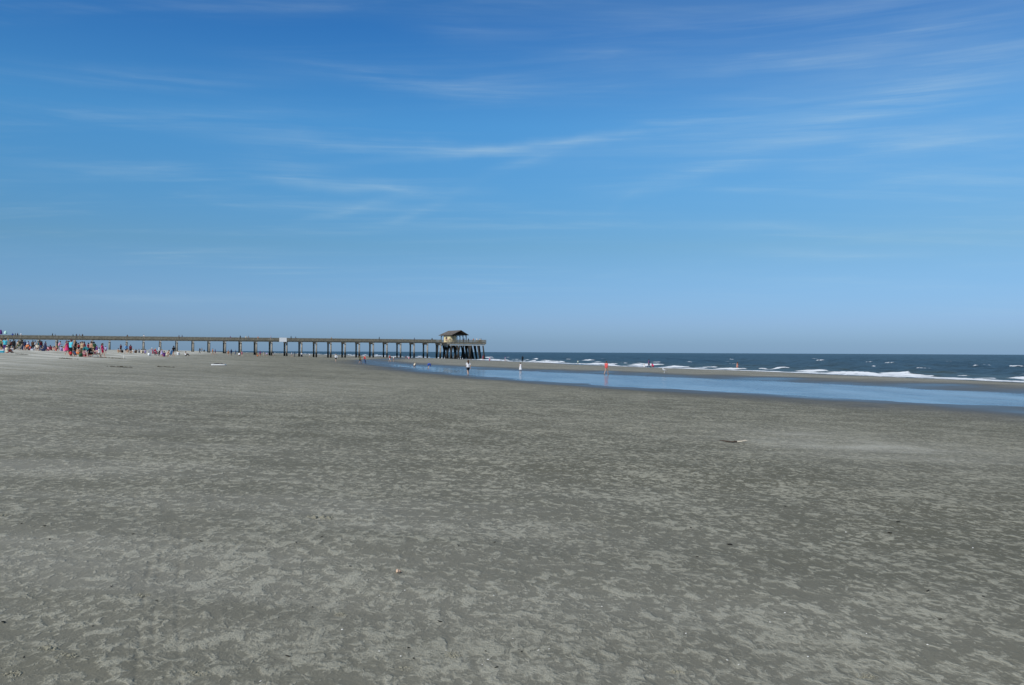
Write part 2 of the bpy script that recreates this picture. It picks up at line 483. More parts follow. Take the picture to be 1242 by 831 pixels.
def make_pier():
    root = tag(empty('pier', pier_pt(0, 0, 0), PANG), 'long weathered timber and concrete pier running out over the surf on rows of piles', 'pier')
    N0, N1 = -8, 22                        # bents
    wood = plain('weathered_pier_timber', (0.22, 0.195, 0.15), 0.85, 0.3, 1.3)
    rail_m = plain('weathered_rail_timber', (0.20, 0.18, 0.135), 0.85, 0.3, 1.5)
    conc = plain('pale_concrete', (0.46, 0.44, 0.40), 0.85, 0.15, 1.0)
    headc = plain('pale_concrete_fascia', (0.76, 0.74, 0.68), 0.85, 0.12, 0.6)
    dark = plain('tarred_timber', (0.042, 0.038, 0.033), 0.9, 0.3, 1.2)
    pm = pile_material()
    # local frame: x along the pier (metres from bent 0), y across, away from the photographer; near side is -y
    YF, YN = 0.75, -6.05                    # deck edges
    L0, L1 = N0 * BAY, 22.45 * BAY
    b = MB()
    for k in range(34):                     # planks laid along in strips, a hair apart
        y0 = YN + (YF - YN) * k / 34
        b.box(L0, L1, y0, y0 + (YF - YN) / 34 - 0.012, 7.10, 7.17 + 0.004 * (k % 3))
    b.build('deck', wood, root)
    for y in (YN + 0.05, YN + 2.2, YN + 4.5, YF - 0.30):
        MB().box(L0, L1, y, y + 0.25, 6.74, 7.10).build('stringer', wood, root)
    # bents: cap beam and two piles
    cap = None; piles = []
    for n in range(N0, N1 + 1):
        s = n * BAY
        if cap is None:
            me = MB().box(-0.30, 0.30, YN + 0.15, YF - 0.1, 6.08, 6.737).mesh('cap_beam')
        o = link('cap_beam', me, conc if cap is None else None, root); cap = cap or o
        o.location = (s, 0, 0)
        for y in (0.0, -5.3):
            w = pier_pt(n, -y)
            zb = gz(w.x, w.y) - 0.6
            MB().tube([(s, y, zb), (s, y, 6.077)], [0.36, 0.34], 12).build('pile', pm, root, True)
    # railings, bay by bay, both sides
    def rail_mesh(L):
        b = MB(); np_ = max(2, round(L / 1.93)); g = 0.014
        for k in range(np_):
            x = k * L / np_
            b.box(x, x + 0.10, -0.05, 0.05, 6.86, 8.22)
        b.box(0, L - g, -0.10, 0.10, 8.225, 8.29)
        for z in (7.20, 7.40, 7.60, 7.80, 8.00):
            b.box(0, L - g, 0.052, 0.085, z, z + 0.115)
        return b.mesh('railing')
    rm = rail_mesh(BAY)
    for n in range(N0, 22):
        for y, rz in ((YN - 0.06, PI), (YF + 0.06, 0)):
            o = link('railing', rm, rail_m if not rm.materials else None, root)
            o.location = (n * BAY + (BAY if rz else 0), y, 0); o.rotation_euler = (0, 0, rz)
    # the head: a wide deck across the end
    S0, S1, T0, T1 = 22.5 * BAY, 22.5 * BAY + 16.0, -9.2, 9.6
    b = MB()
    for k in range(60):
        y0 = T0 + (T1 - T0) * k / 60
        b.box(S0, S1, y0, y0 + (T1 - T0) / 60 - 0.012, 7.10, 7.17 + 0.004 * (k % 3))
    b.build('head_deck', wood, root)
    MB().box(S0, S1, T0 - 0.02, T0 + 0.28, 6.45, 7.095).build('edge_beam', wood, root)
    MB().box(S0 - 0.28, S0 - 0.003, T0, T1, 6.45, 7.095).build('edge_beam', wood, root)
    MB().box(S1 + 0.003, S1 + 0.28, T0, T1, 6.45, 7.095).build('edge_beam', wood, root)
    for t in (T0 + 0.25, -4.6, 0.2, 4.9, T1 - 0.8):
        MB().box(S0 + 0.1, S1 - 0.1, t, t + 0.55, 5.82, 6.447).build('cap_beam', headc, root)
    def rail_between(x0, y0, x1, y1):
        d = math.hypot(x1 - x0, y1 - y0)
        me = rail_mesh(d); o = link('railing', me, rail_m, root)
        o.location = (x0, y0, 0); o.rotation_euler = (0, 0, math.atan2(y1 - y0, x1 - x0))
    rail_between(S1, T0 - 0.06, S0, T0 - 0.06)
    rail_between(S1 + 0.3, T1, S1 + 0.3, T0)
    rail_between(S0, T1 + 0.06, S1, T1 + 0.06)
    rail_between(S0 - 0.3, T0, S0 - 0.3, YN - 0.1)
    rail_between(S0 - 0.3, YF + 0.1, S0 - 0.3, T1)
    # raking piles under the head
    r = random.Random(4)
    for t in (T0 + 0.5, -4.3, 0.5, 5.2, T1 - 0.5):
        for i, (s, lean) in enumerate(((.8, -.6), (3.2, 1.5), (4.6, -1.6), (8.6, 1.3), (9.6, -1.4), (12.6, 1.2), (15.0, 1.0))):
            ln = lean + r.uniform(-.25, .25)
            y1 = t + r.uniform(-.5, .5)
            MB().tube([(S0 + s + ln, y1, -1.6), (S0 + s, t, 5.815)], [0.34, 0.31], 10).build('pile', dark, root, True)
    return S0, T0
HEAD_S, HEAD_T = make_pier()

def head_pt(s, t, z=7.18):                  # s along from the head's shoreward edge, t towards the photographer
    p = pier_pt(22.5); return Vector((p.x + s * UX + t * VX, p.y + s * UY + t * VY, z))

def make_pavilion():
    root = tag(empty('pavilion', head_pt(5, -0.5), PANG), 'open timber pavilion with a brown gable roof at the end of the pier', 'pavilion')
    shing = plain('brown_roof_shingles', (0.125, 0.108, 0.092), 0.9, 0.25, 1.1)
    tim = plain('dark_roof_timber', (0.085, 0.07, 0.055), 0.85, 0.25, 1.5)
    H, E, RZ, EZ = 8.6, 3.85, 4.95, 2.98     # half length, half width, ridge and eave heights over the deck
    pr = 0.9                                 # the ridge juts out past the eaves
    for sx in (-1, 1):
        b = MB()
        a = [(sx * 0.004, -H - pr, RZ), (sx * 0.004, H + pr - 2.6, RZ), (sx * E, H, EZ), (sx * E, -H, EZ)]
        up = [Vector(q) + Vector((0, 0, 0.16)) for q in a]
        for f in ([a[0], a[1], a[2], a[3]], up):
            b.poly(f)
        for i in range(4):
            j = (i + 1) % 4; b.poly([a[i], a[j], up[j], up[i]])
        b.build('roof_slope', shing, root)
    b = MB(); b.poly([(0, H + pr - 2.6, RZ + .1), (-E, H, EZ + .1), (E, H, EZ + .1)]); b.poly([(0, H + pr - 2.6, RZ), (E, H, EZ), (-E, H, EZ)])
    b.build('roof_hip', shing, root)
    for y in (-7.6, -3.8, 0.0, 3.8, 7.4):
        for x in (-3.0, 3.0):
            b = MB().box(x - 0.13, x + 0.13, y - 0.13, y + 0.13, 0, 3.25)
            d = 0.9
            b.tube([(x, y, 2.3), (x - math.copysign(d, x), y, 3.25)], 0.09, 6)
            b.build('post', tim, root)
        MB().box(-3.4, 3.4, y - 0.1, y + 0.1, 3.255, 3.5).build('tie_beam', tim, root)
    for x in (-3.0, 3.0):
        MB().box(x - 0.1, x + 0.1, -8.3, 7.8, 3.503, 3.62).build('wall_plate', tim, root)
    # the ticket and snack kiosk under the roof
    k = tag(empty('kiosk', head_pt(3.1, 0.4), PANG), 'cream painted kiosk with a dark serving hatch under the pavilion roof', 'kiosk')
    cream = plain('cream_paint', (0.76, 0.63, 0.36), 0.7, 0.08, 1.0)
    b = MB()
    W, D, HH = 1.35, 4.2, 2.75
    b.box(-W, W, -D, D, 0.005, HH).build('wall', cream, k)
    MB().box(-W - 0.08, W + 0.08, -D - 0.08, D + 0.08, HH + 0.003, HH + 0.12).build('roof', plain('grey_felt', (0.2, 0.19, 0.18)), k)
    dk = plain('dark_hatch', (0.03, 0.028, 0.026), 0.5)
    w = MB().box(-W - 0.05, -W - 0.003, -0.3, 1.7, 1.15, 2.25).build('hatch', dk, k)
    MB().box(-W - 0.35, -W - 0.004, -0.4, 1.8, 1.0, 1.14).build('counter', cream, w)
    MB().box(-0.5, 0.45, -D - 0.05, -D - 0.003, 0.05, 2.1).build('door', plain('cream_door', (0.5, 0.42, 0.28)), k)
make_pavilion()

def make_banner():
    n = 10.72
    o = tag(empty('banner', pier_pt(n, 6.28, 6.72), PANG), 'white rectangular banner hung on the near railing of the pier', 'banner')
    MB().box(-1.42, 1.42, -0.03, 0.0, 0.0, 1.62).build('panel', plain('white_vinyl', (0.80, 0.80, 0.79), 0.5, 0.03), o)
    b = MB()
    for x in (-1.45, 1.425): b.box(x, x + 0.025, -0.04, 0.01, -0.02, 1.64)
    b.box(-1.424, 1.424, -0.04, 0.01, 1.622, 1.65).box(-1.424, 1.424, -0.04, 0.01, -0.03, -0.002)
    b.build('border', plain('grey_hem', (0.5, 0.5, 0.5)), o)
make_banner()

# ------------------------------------------------------------------ people
def mirrored(d):
    out = {}
    for k, v in d.items():
        if k.endswith('*'):
            out[k[:-1] + 'R'] = v; out[k[:-1] + 'L'] = (-v[0], v[1], v[2])
        else: out[k] = v
    return out

STAND = mirrored({'pelvis': (0, 0, .93), 'chest': (0, 0.0, 1.27), 'neck': (0, -.01, 1.44), 'head': (0, .02, 1.585),
    'sh*': (.175, -.01, 1.385), 'el*': (.225, -.03, 1.11), 'wr*': (.235, .06, .87), 'hip*': (.09, 0, .91), 'kn*': (.10, .02, .50), 'an*': (.11, -.02, .085), 'toe*': (.135, .13, .035)})
def pose(**kw):
    d = dict(STAND); d.update(kw); return d
def shift(d, keys, v):
    d = dict(d)
    for k in keys: d[k] = tuple(a + b for a, b in zip(d[k], v))
    return d
TORSO = ['chest', 'neck', 'head', 'shR', 'shL', 'elR', 'elL', 'wrR', 'wrL', 'pelvis', 'hipR', 'hipL']

POSES = {'stand': STAND,
 'walk': pose(hipR=(.085, .01, .90), knR=(.09, .18, .51), anR=(.09, .29, .10), toeR=(.10, .44, .06), hipL=(-.085, -.01, .90), knL=(-.09, -.06, .49), anL=(-.09, -.33, .13), toeL=(-.10, -.24, .03),
              elR=(.23, -.13, 1.13), wrR=(.235, -.14, .90), elL=(-.23, .06, 1.12), wrL=(-.215, .22, .95)),
 'akimbo': pose(elR=(.36, -.06, 1.15), wrR=(.20, .07, 1.02), elL=(-.25, -.02, 1.10), wrL=(-.22, .12, .92)),
 'hold': pose(elR=(.24, .02, 1.12), wrR=(.10, .22, 1.18), elL=(-.24, .02, 1.12), wrL=(-.10, .22, 1.16), head=(0, .04, 1.58)),
 'lean': pose(chest=(0, .10, 1.24), neck=(0, .16, 1.40), head=(0, .21, 1.53), shR=(.175, .14, 1.34), shL=(-.175, .14, 1.34), elR=(.22, .28, 1.12), wrR=(.14, .47, 1.13), elL=(-.22, .28, 1.12), wrL=(-.14, .47, 1.13)),
 'bend': pose(pelvis=(0, -.14, .86), hipR=(.10, -.13, .83), hipL=(-.10, -.13, .83), knR=(.12, .03, .47), knL=(-.12, .03, .47), anR=(.13, -.04, .085), anL=(-.13, -.04, .085), chest=(0, .20, 1.0), neck=(0, .36, .97), head=(0, .49, .90),
              shR=(.17, .31, .96), shL=(-.17, .31, .96), elR=(.19, .36, .68), wrR=(.15, .44, .44), elL=(-.19, .36, .68), wrL=(-.15, .44, .44)),
 'crouch': pose(pelvis=(0, -.16, .34), hipR=(.10, -.15, .32), hipL=(-.10, -.15, .32), knR=(.17, .22, .46), knL=(-.17, .22, .46), anR=(.14, -.03, .085), anL=(-.14, -.03, .085), toeR=(.17, .12, .035), toeL=(-.17, .12, .035),
              chest=(0, .02, .62), neck=(0, .10, .77), head=(0, .17, .89), shR=(.17, .07, .71), shL=(-.17, .07, .71), elR=(.22, .22, .50), wrR=(.12, .36, .32), elL=(-.22, .22, .50), wrL=(-.12, .36, .32)),
 'sit': pose(pelvis=(0, 0, .12), hipR=(.10, .02, .12), hipL=(-.10, .02, .12), knR=(.16, .36, .42), knL=(-.16, .36, .42), anR=(.13, .60, .085), anL=(-.13, .60, .085), toeR=(.15, .75, .05), toeL=(-.15, .75, .05),
              chest=(0, -.06, .46), neck=(0, -.05, .63), head=(0, .0, .77), shR=(.175, -.06, .57), shL=(-.175, -.06, .57), elR=(.24, .10, .40), wrR=(.16, .32, .46), elL=(-.24, .10, .40), wrL=(-.16, .32, .46)),
 'lounge': pose(pelvis=(0, 0, .40), hipR=(.10, .02, .40), hipL=(-.10, .02, .40), knR=(.13, .43, .46), knL=(-.13, .43, .46), anR=(.13, .62, .085), anL=(-.13, .62, .085), toeR=(.15, .77, .035), toeL=(-.15, .77, .035),
              chest=(0, -.15, .72), neck=(0, -.20, .89), head=(0, -.17, 1.03), shR=(.175, -.18, .83), shL=(-.175, -.18, .83), elR=(.29, -.05, .62), wrR=(.27, .20, .60), elL=(-.29, -.05, .62), wrL=(-.27, .20, .60)),
}

def capsules(J):
    V = {k: Vector(v) for k, v in J.items()}
    c = []
    def add(tagn, a, b, ra, rb): c.append((tagn, a, b, ra, rb))
    hd = V['head']; up = (hd - V['neck']).normalized()
    side = (V['shR'] - V['shL']).normalized(); fw = up.cross(side).normalized()
    add('head', hd - up * .02, hd + up * .035, .082, .088)
    add('head', hd - up * .085 + fw * .035, hd - up * .01 + fw * .03, .050, .072)     # jaw
    add('head', hd - up * .025 + fw * .105, hd + up * .012 + fw * .088, .014, .010)   # nose
    for s in (-1, 1): add('head', hd + side * s * .088 - up * .02, hd + side * s * .09 + up * .02, .014, .017)
    add('neck', V['neck'] - up * .05, hd - up * .06, .058, .054)
    add('torso', V['pelvis'], V['chest'], .115, .125)
    for s in 'RL':
        add('torso', V['hip' + s], V['chest'] * .75 + V['sh' + s] * .25, .105, .105)
        add('torso', V['chest'], V['sh' + s] * .8 + V['chest'] * .2, .11, .075)
        add('torso', V['neck'] - up * .03, V['sh' + s], .05, .055)
        add('upperarm', V['sh' + s], V['el' + s], .056, .042)
        add('forearm', V['el' + s], V['wr' + s], .041, .028)
        add('thigh', V['hip' + s], V['kn' + s], .092, .058)
        add('shin', V['kn' + s], V['an' + s], .056, .040)
        add('foot', V['an' + s] - Vector((0, 0, .03)), V['toe' + s], .045, .034)
        d = (V['wr' + s] - V['el' + s]).normalized()
        sd = d.cross(fw)
        if sd.length < .1: sd = d.cross(up)
        sd.normalize()
        pn_ = d.cross(sd).normalized()
        w = V['wr' + s]
        add('hand', w, w + d * .075 + sd * .018, .028, .020); add('hand', w, w + d * .075 - sd * .018, .028, .020)
        for k, (o, ln) in enumerate(((-.030, .060), (-.010, .074), (.011, .070), (.030, .054))):
            q = w + d * .085 + sd * o; q2 = q + d * ln * .55 + pn_ * .006; q3 = q2 + d * ln * .40 + pn_ * .022
            add('hand', q, q2, .0095, .009); add('hand', q2, q3, .009, .008)
        th = w + d * .03 - sd * .03
        add('hand', th, th + d * .04 - sd * .030 + pn_ * .012, .013, .010)
    return c, (hd, up, fw, side)

def capsule_bm(bm, a, b, ra, rb, seg=12):
    ax = b - a; L = ax.length
    z = ax.normalized() if L > 1e-6 else Vector((0, 0, 1))
    x = z.cross(Vector((0.31, .95, .1))).normalized(); y = z.cross(x)
    prof = [(ra * math.cos(q), a, -ra * math.sin(q)) for q in (R(62), R(30), 0)] + [(rb * math.cos(q), b, rb * math.sin(q)) for q in (0, R(30), R(62))]
    rings = []
    for r, c0, dz in prof:
        rings.append([bm.verts.new(c0 + z * dz + (x * math.cos(2 * PI * k / seg) + y * math.sin(2 * PI * k / seg)) * r) for k in range(seg)])
    for r0, r1 in zip(rings, rings[1:]):
        for k in range(seg): bm.faces.new((r0[k], r0[(k + 1) % seg], r1[(k + 1) % seg], r1[k]))
    t0 = bm.verts.new(a - z * ra); t1 = bm.verts.new(b + z * rb)
    for k in range(seg):
        bm.faces.new((rings[0][(k + 1) % seg], rings[0][k], t0)); bm.faces.new((rings[-1][k], rings[-1][(k + 1) % seg], t1))

def remeshed(bm, name, voxel, it=3):
    me = bpy.data.meshes.new(name + '_raw'); bm.to_mesh(me); bm.free()
    o = bpy.data.objects.new(name + '_raw', me); C.objects.link(o)
    md = o.modifiers.new('r', 'REMESH'); md.mode = 'VOXEL'; md.voxel_size = voxel
    sm = o.modifiers.new('s', 'SMOOTH'); sm.factor = .5; sm.iterations = it
    dg = bpy.context.evaluated_depsgraph_get()
    out = bpy.data.meshes.new_from_object(o.evaluated_get(dg)); out.name = name
    bpy.data.objects.remove(o); bpy.data.meshes.remove(me)
    out.shade_smooth()
    return out

_bodies, _cloth = {}, {}
def body(pose_name):
    if pose_name in _bodies: return _bodies[pose_name]
    caps, hf = capsules(POSES[pose_name])
    bm = bmesh.new()
    for (_, a, b, ra, rb) in caps: capsule_bm(bm, a, b, ra, rb)
    me = remeshed(bm, 'person', 0.0125)
    n = len(me.vertices)
    co = np.empty(n * 3, np.float32); me.vertices.foreach_get('co', co); co = co.reshape(-1, 3)
    no = np.empty(n * 3, np.float32); me.vertices.foreach_get('normal', no); no = no.reshape(-1, 3)
    best = np.full(n, 1e9); tg = np.zeros(n, int); tt = np.zeros(n)
    for i, (_, a, b, ra, rb) in enumerate(caps):
        a, b = np.array(a), np.array(b); ab = b - a
        t = np.clip(((co - a) @ ab) / max(ab @ ab, 1e-9), 0, 1)
        dist = np.linalg.norm(co - (a + t[:, None] * ab), axis=1) - (ra + (rb - ra) * t)
        k = dist < best; best[k] = dist[k]; tg[k] = i; tt[k] = t[k]
    tags = np.array([c[0] for c in caps])[tg]
    # height up the trunk, measured along the spine
    J = POSES[pose_name]; p, q = np.array(J['pelvis']), np.array(J['neck'])
    spine = ((co - p) @ (q - p)) / ((q - p) @ (q - p))
    _bodies[pose_name] = (me, co, no, tags, tt, spine, hf)
    return _bodies[pose_name]

def shell(pose_name, name, mask, off):
    me, co, no, *_ = body(pose_name)
    fv = np.empty(len(me.loops), np.int32); me.loops.foreach_get('vertex_index', fv); fv = fv.reshape(-1, 4)
    q = fv[mask[fv].all(1)]
    used = np.zeros(len(co), bool); used[q.ravel()] = True
    rm = np.cumsum(used) - 1
    c2 = co[used] + no[used] * off; q = rm[q]
    out = bpy.data.meshes.new(name)
    out.vertices.add(len(c2)); out.vertices.foreach_set('co', c2.astype(np.float32).ravel())
    out.loops.add(len(q) * 4); out.loops.foreach_set('vertex_index', q.astype(np.int32).ravel())
    out.polygons.add(len(q)); out.polygons.foreach_set('loop_start', np.arange(0, len(q) * 4, 4, dtype=np.int32))
    out.update(calc_edges=True); out.shade_smooth()
    return out

def cloth(pose_name, kind):
    key = (pose_name, kind)
    if key in _cloth: return _cloth[key]
    me, co, no, tags, tt, spine, (hd, up, fw, side) = body(pose_name)
    T = tags == 'torso'; ua, fa, th, sh_ = tags == 'upperarm', tags == 'forearm', tags == 'thigh', tags == 'shin'
    if kind == 'shirt': out = shell(pose_name, 'shirt', (T & (spine > -.04) & (spine < .99)) | (ua & (tt < .72)), .022)
    elif kind == 'long_shirt': out = shell(pose_name, 'shirt', (T & (spine > -.04) & (spine < .99)) | ua | (fa & (tt < .9)), .022)
    elif kind == 'vest': out = shell(pose_name, 'vest', (T & (spine > .0) & (spine < .93)), .018)
    elif kind == 'bikini_top': out = shell(pose_name, 'bikini_top', T & (spine > .55) & (spine < .80), .012)
    elif kind == 'swimsuit': out = shell(pose_name, 'swimsuit', T & (spine < .86), .012)
    elif kind == 'shorts': out = shell(pose_name, 'shorts', (T & (spine < .17)) | (th & (tt < .72)), .018)
    elif kind == 'briefs': out = shell(pose_name, 'briefs', (T & (spine < .10)) | (th & (tt < .18)), .012)
    elif kind == 'trousers': out = shell(pose_name, 'trousers', (T & (spine < .17)) | th | (sh_ & (tt < .95)), .018)
    elif kind == 'hair':
        r = co - np.array(hd); u, f = r @ np.array(up), r @ np.array(fw)
        out = shell(pose_name, 'hair', (tags == 'head') & ((u > .055) | ((f < -.005) & (u > -.07))), .016)
    elif kind == 'long_hair':
        b = MB()
        base = hd - fw * .05 + up * .05
        b.tube([base + up * .06 + fw * .05, base + up * .05, base - fw * .03 - up * .06, base - fw * .045 - up * .18, base - fw * .04 - up * .30, base - fw * .035 - up * .36], [.05, .098, .10, .088, .07, .03], 14)
        out = b.mesh('hair'); out.shade_smooth()
    elif kind in ('dress', 'short_dress'):
        top = shell(pose_name, 'dress', T & (spine > .02) & (spine < .95), .018)
        bm = bmesh.new(); bm.from_mesh(top)
        P = Vector(POSES[pose_name]['pelvis']); lo = .36 if kind == 'dress' else .55
        rings = []
        for i in range(9):
            t = i / 8; z = P.z + .14 - t * (P.z + .14 - lo)
            rx, ry = .165 + .13 * t, .135 + .13 * t
            rings.append([bm.verts.new(Vector((P.x + (rx + .014 * t * math.sin(7 * k * 2 * PI / 42)) * math.cos(2 * PI * k / 42), P.y + (ry + .014 * t * math.sin(7 * k * 2 * PI / 42)) * math.sin(2 * PI * k / 42), z))) for k in range(42)])
        for a, c in zip(rings, rings[1:]):
            for k in range(42): bm.faces.new((a[k], a[(k + 1) % 42], c[(k + 1) % 42], c[k]))
        out = bpy.data.meshes.new('dress'); bm.to_mesh(out); bm.free(); out.shade_smooth()
    elif kind in ('sun_hat', 'cap'):
        M = Matrix.Translation(hd + up * .055) @ up.to_track_quat('Z', 'Y').to_matrix().to_4x4()
        b = MB()
        if kind == 'sun_hat': b.lathe([(.23, -.025), (.225, -.018), (.13, .0), (.115, .05), (.09, .085), (.0, .095)], 24, M)
        else:
            b.lathe([(.108, -.02), (.108, .02), (.085, .06), (.0, .075)], 20, M)
            q = hd + up * .05 + fw * .10
            b.tube([q - fw * .02, q + fw * .09 - up * .02], [.085, .07], 14, True, .16)
        out = b.mesh(kind); out.shade_smooth()
    _cloth[key] = out
    return out

SKINS = {'fair': (.52, .33, .24), 'tan': (.42, .24, .155), 'brown': (.20, .11, .07), 'dark': (.10, .06, .04)}
COL = {'white': (.78, .78, .78), 'black': (.018, .018, .02), 'navy': (.02, .03, .08), 'blue': (.03, .09, .42), 'skyblue': (.20, .42, .72), 'cyan': (.10, .56, .66), 'teal': (.02, .17, .19), 'red': (.55, .035, .04),
       'coral': (.70, .12, .11), 'pink': (.72, .30, .38), 'hotpink': (.68, .05, .16), 'crimson': (.36, .012, .05), 'maroon': (.13, .015, .03), 'orange': (.66, .21, .07), 'yellow': (.62, .5, .12), 'green': (.05, .13, .06),
       'olive': (.10, .10, .05), 'tan': (.45, .33, .2), 'cream': (.66, .58, .44), 'grey': (.22, .22, .23), 'purple': (.12, .04, .2), 'denim': (.06, .11, .22), 'lavender': (.42, .36, .6), 'brown': (.09, .045, .025), 'mint': (.5, .74, .66), 'blond': (.42, .28, .12)}

def cmat(c, kind='cloth'):
    return plain(c + '_' + kind, COL[c], 0.85, 0.12, 14.0, 0.15)

def part(pose_name, kind, col, root, what='cloth'):
    me = cloth(pose_name, kind)
    nm = {'long_shirt': 'shirt', 'long_hair': 'hair', 'short_dress': 'dress'}.get(kind, kind)
    o = bpy.data.objects.new(nm, me); C.objects.link(o); o.parent = root
    if not me.materials: me.materials.append(cmat(col, what))
    o.material_slots[0].link = 'OBJECT'; o.material_slots[0].material = cmat(col, what)

def person(pose_name, loc, face, height, label, skin='fair', top=None, bottom=None, hair=('hair', 'brown'), hat=None, group=None):
    """face: degrees; 0 looks away from the photographer, 180 towards, 90 to the left"""
    me = body(pose_name)[0]
    o = bpy.data.objects.new('person', me); C.objects.link(o)
    sm = plain(skin + '_skin', SKINS[skin], 0.6, 0.06, 6.0, 0.3)
    if not me.materials: me.materials.append(sm)
    o.material_slots[0].link = 'OBJECT'; o.material_slots[0].material = sm
    o.location = loc; o.rotation_euler = (0, 0, R(face)); k = height / 1.70; o.scale = (k, k, k)
    tag(o, label, 'person', group)
    if bottom: part(pose_name, bottom[0], bottom[1], o)
    if top: part(pose_name, top[0], top[1], o)
    if hair:
        part(pose_name, 'hair', hair[1], o, 'hair')
        if hair[0] == 'long_hair': part(pose_name, 'long_hair', hair[1], o, 'hair')
    if hat: part(pose_name, hat[0], hat[1], o)
    return o

# --- people by the pool and in the surf ------------------------------------
def beach_person(px, y, pose_name, face, height, label, skin='fair', top=None, bottom=None, hair=('hair', 'brown'), hat=None, group=None, z=None):
    x, y, g = at_dist(px, y)
    return person(pose_name, (x, y, g - 0.01 if z is None else z), face, height, label, skin, top, bottom, hair, hat, group)

SH, LS, VE = (lambda c: ('shirt', c)), (lambda c: ('long_shirt', c)), (lambda c: ('vest', c))
SO, TR, BR = (lambda c: ('shorts', c)), (lambda c: ('trousers', c)), (lambda c: ('briefs', c))
LH = lambda c: ('long_hair', c)
HR = lambda c: ('hair', c)

G1 = 'people at the tidal pool'
beach_person(568, 104, 'walk', 15, 1.66, 'woman with long dark hair and black shorts at the near edge of the pool', 'fair', SH('white'), SO('black'), LH('brown'), group=G1)
beach_person(631.5, 129, 'stand', 10, 1.22, 'child in a wide white dress reflected at the far edge of the tidal pool', 'fair', ('dress', 'white'), BR('white'), HR('black'), group=G1)
beach_person(735.5, 111, 'walk', -40, 1.66, 'woman in a coral red top with bare legs at the far edge of the pool', 'fair', LS('coral'), BR('coral'), HR('brown'), group=G1)
beach_person(520, 150, 'bend', -70, 1.30, 'child in a blue shirt bending down to the pool water', 'fair', LS('blue'), SO('blue'), HR('black'), group=G1)
beach_person(503, 163, 'crouch', -30, 1.35, 'small child in cream and maroon crouching by the narrow end of the pool', 'fair', SH('cream'), SO('maroon'), HR('blond'), group=G1)

G2 = 'people along the surf'
beach_person(634, 248, 'stand', 20, 1.68, 'lone dark clad figure standing at the surf behind the child in white', 'dark', SH('black'), TR('black'), HR('black'), group=G2)
beach_person(613, 292, 'walk', 60, 1.55, 'pale person in lavender walking by the foam between the pier and the dark figure', 'fair', SH('lavender'), SO('cream'), HR('brown'), group=G2)
beach_person(701, 236, 'stand', -20, 1.2, 'child in a mint top wading in the surf on its own', 'fair', VE('mint'), SO('teal'), HR('blond'), group=G2, z=-0.15)
beach_person(787, 188, 'walk', -80, 1.78, 'tall wader in purple beside a child in pink', 'tan', SH('purple'), TR('navy'), HR('black'), group=G2, z=-0.05)
beach_person(791.8, 187, 'crouch', 60, 1.75, 'child in a pink top stooping in the foam beside the tall purple wader', 'fair', SH('hotpink'), SO('maroon'), HR('black'), group=G2, z=0.0)
beach_person(781.5, 196, 'stand', 0, 1.3, 'swimmer in white waist deep to the left of the purple wader', 'fair', SH('white'), SO('white'), HR('blond'), group=G2, z=-0.62)
beach_person(894.5, 176, 'stand', 30, 1.68, 'woman in a coral swimsuit standing in the waves furthest along the beach from the pier', 'fair', ('bikini_top', 'coral'), BR('coral'), LH('brown'), group=G2, z=-0.30)
beach_person(586, 258, 'walk', -60, 1.66, 'person in crimson beside the seaward end of the pier', 'tan', SH('crimson'), SO('crimson'), HR('black'), group=G2)
beach_person(571.6, 262, 'stand', 0, 1.0, 'toddler in black on the sand bar behind the woman with long hair', 'brown', SH('black'), SO('black'), HR('black'), group=G2)
beach_person(594, 330, 'stand', 0, 1.6, 'bather in pink in the breakers right of the pier end', 'fair', SH('pink'), SO('hotpink'), HR('brown'), group=G2, z=-0.5)

G3 = 'people walking on the sand below the pier'
beach_person(473, 226, 'walk', 70, 1.72, 'walker in red shirt and white shorts just past the pool tip', 'fair', SH('red'), SO('white'), HR('blond'), group=G3)
beach_person(477.6, 232, 'stand', 100, 1.5, 'companion in a white shirt beside the walker in red', 'fair', SH('white'), SO('coral'), HR('brown'), group=G3)
beach_person(492.5, 300, 'stand', 0, 1.15, 'child in maroon playing under the pier near its end', 'tan', SH('maroon'), SO('maroon'), HR('black'), group=G3)
beach_person(496.0, 302, 'crouch', 40, 1.4, 'child in pink crouching under the pier beside the one in maroon', 'fair', SH('pink'), SO('pink'), HR('brown'), group=G3)
beach_person(462, 400, 'stand', 0, 1.6, 'bather in navy in the foam seen between the piles', 'tan', SH('navy'), SO('white'), HR('black'), group=G3, z=-0.5)
beach_person(407.6, 200, 'walk', 30, 1.75, 'stout walker in a loose white shirt and black shorts alone on the sand', 'fair', LS('white'), SO('black'), HR('blond'), group=G3)
beach_person(437, 178, 'walk', -20, 1.7, 'bare legged walker in an olive top and black shorts next to one in blue jeans', 'tan', SH('olive'), SO('black'), HR('brown'), group=G3)
beach_person(442.7, 177, 'walk', -10, 1.8, 'walker in blue jeans and a red and white top beside the olive one', 'fair', VE('red'), TR('denim'), HR('brown'), hat=('cap', 'white'), group=G3)
beach_person(354, 312, 'walk', 80, 1.72, 'distant walker in white shirt and maroon shorts under the pier right of the banner', 'fair', SH('white'), SO('maroon'), HR('brown'), group=G3)
beach_person(357.6, 318, 'stand', 90, 1.7, 'distant figure all in navy beside the walker in maroon shorts', 'brown', SH('navy'), TR('navy'), HR('black'), group=G3)
beach_person(366.4, 322, 'lean', 60, 1.75, 'distant walker in a white shirt and navy trousers passing a pile', 'fair', LS('white'), TR('navy'), HR('blond'), group=G3)
beach_person(375.5, 335, 'stand', 0, 1.25, 'small child in a white top alone beyond the pier piles', 'fair', SH('white'), SO('black'), HR('black'), group=G3)
beach_person(258, 226, 'walk', -60, 1.7, 'tanned walker in orange left of the middle of the pier', 'tan', SH('orange'), SO('tan'), HR('brown'), group=G3)
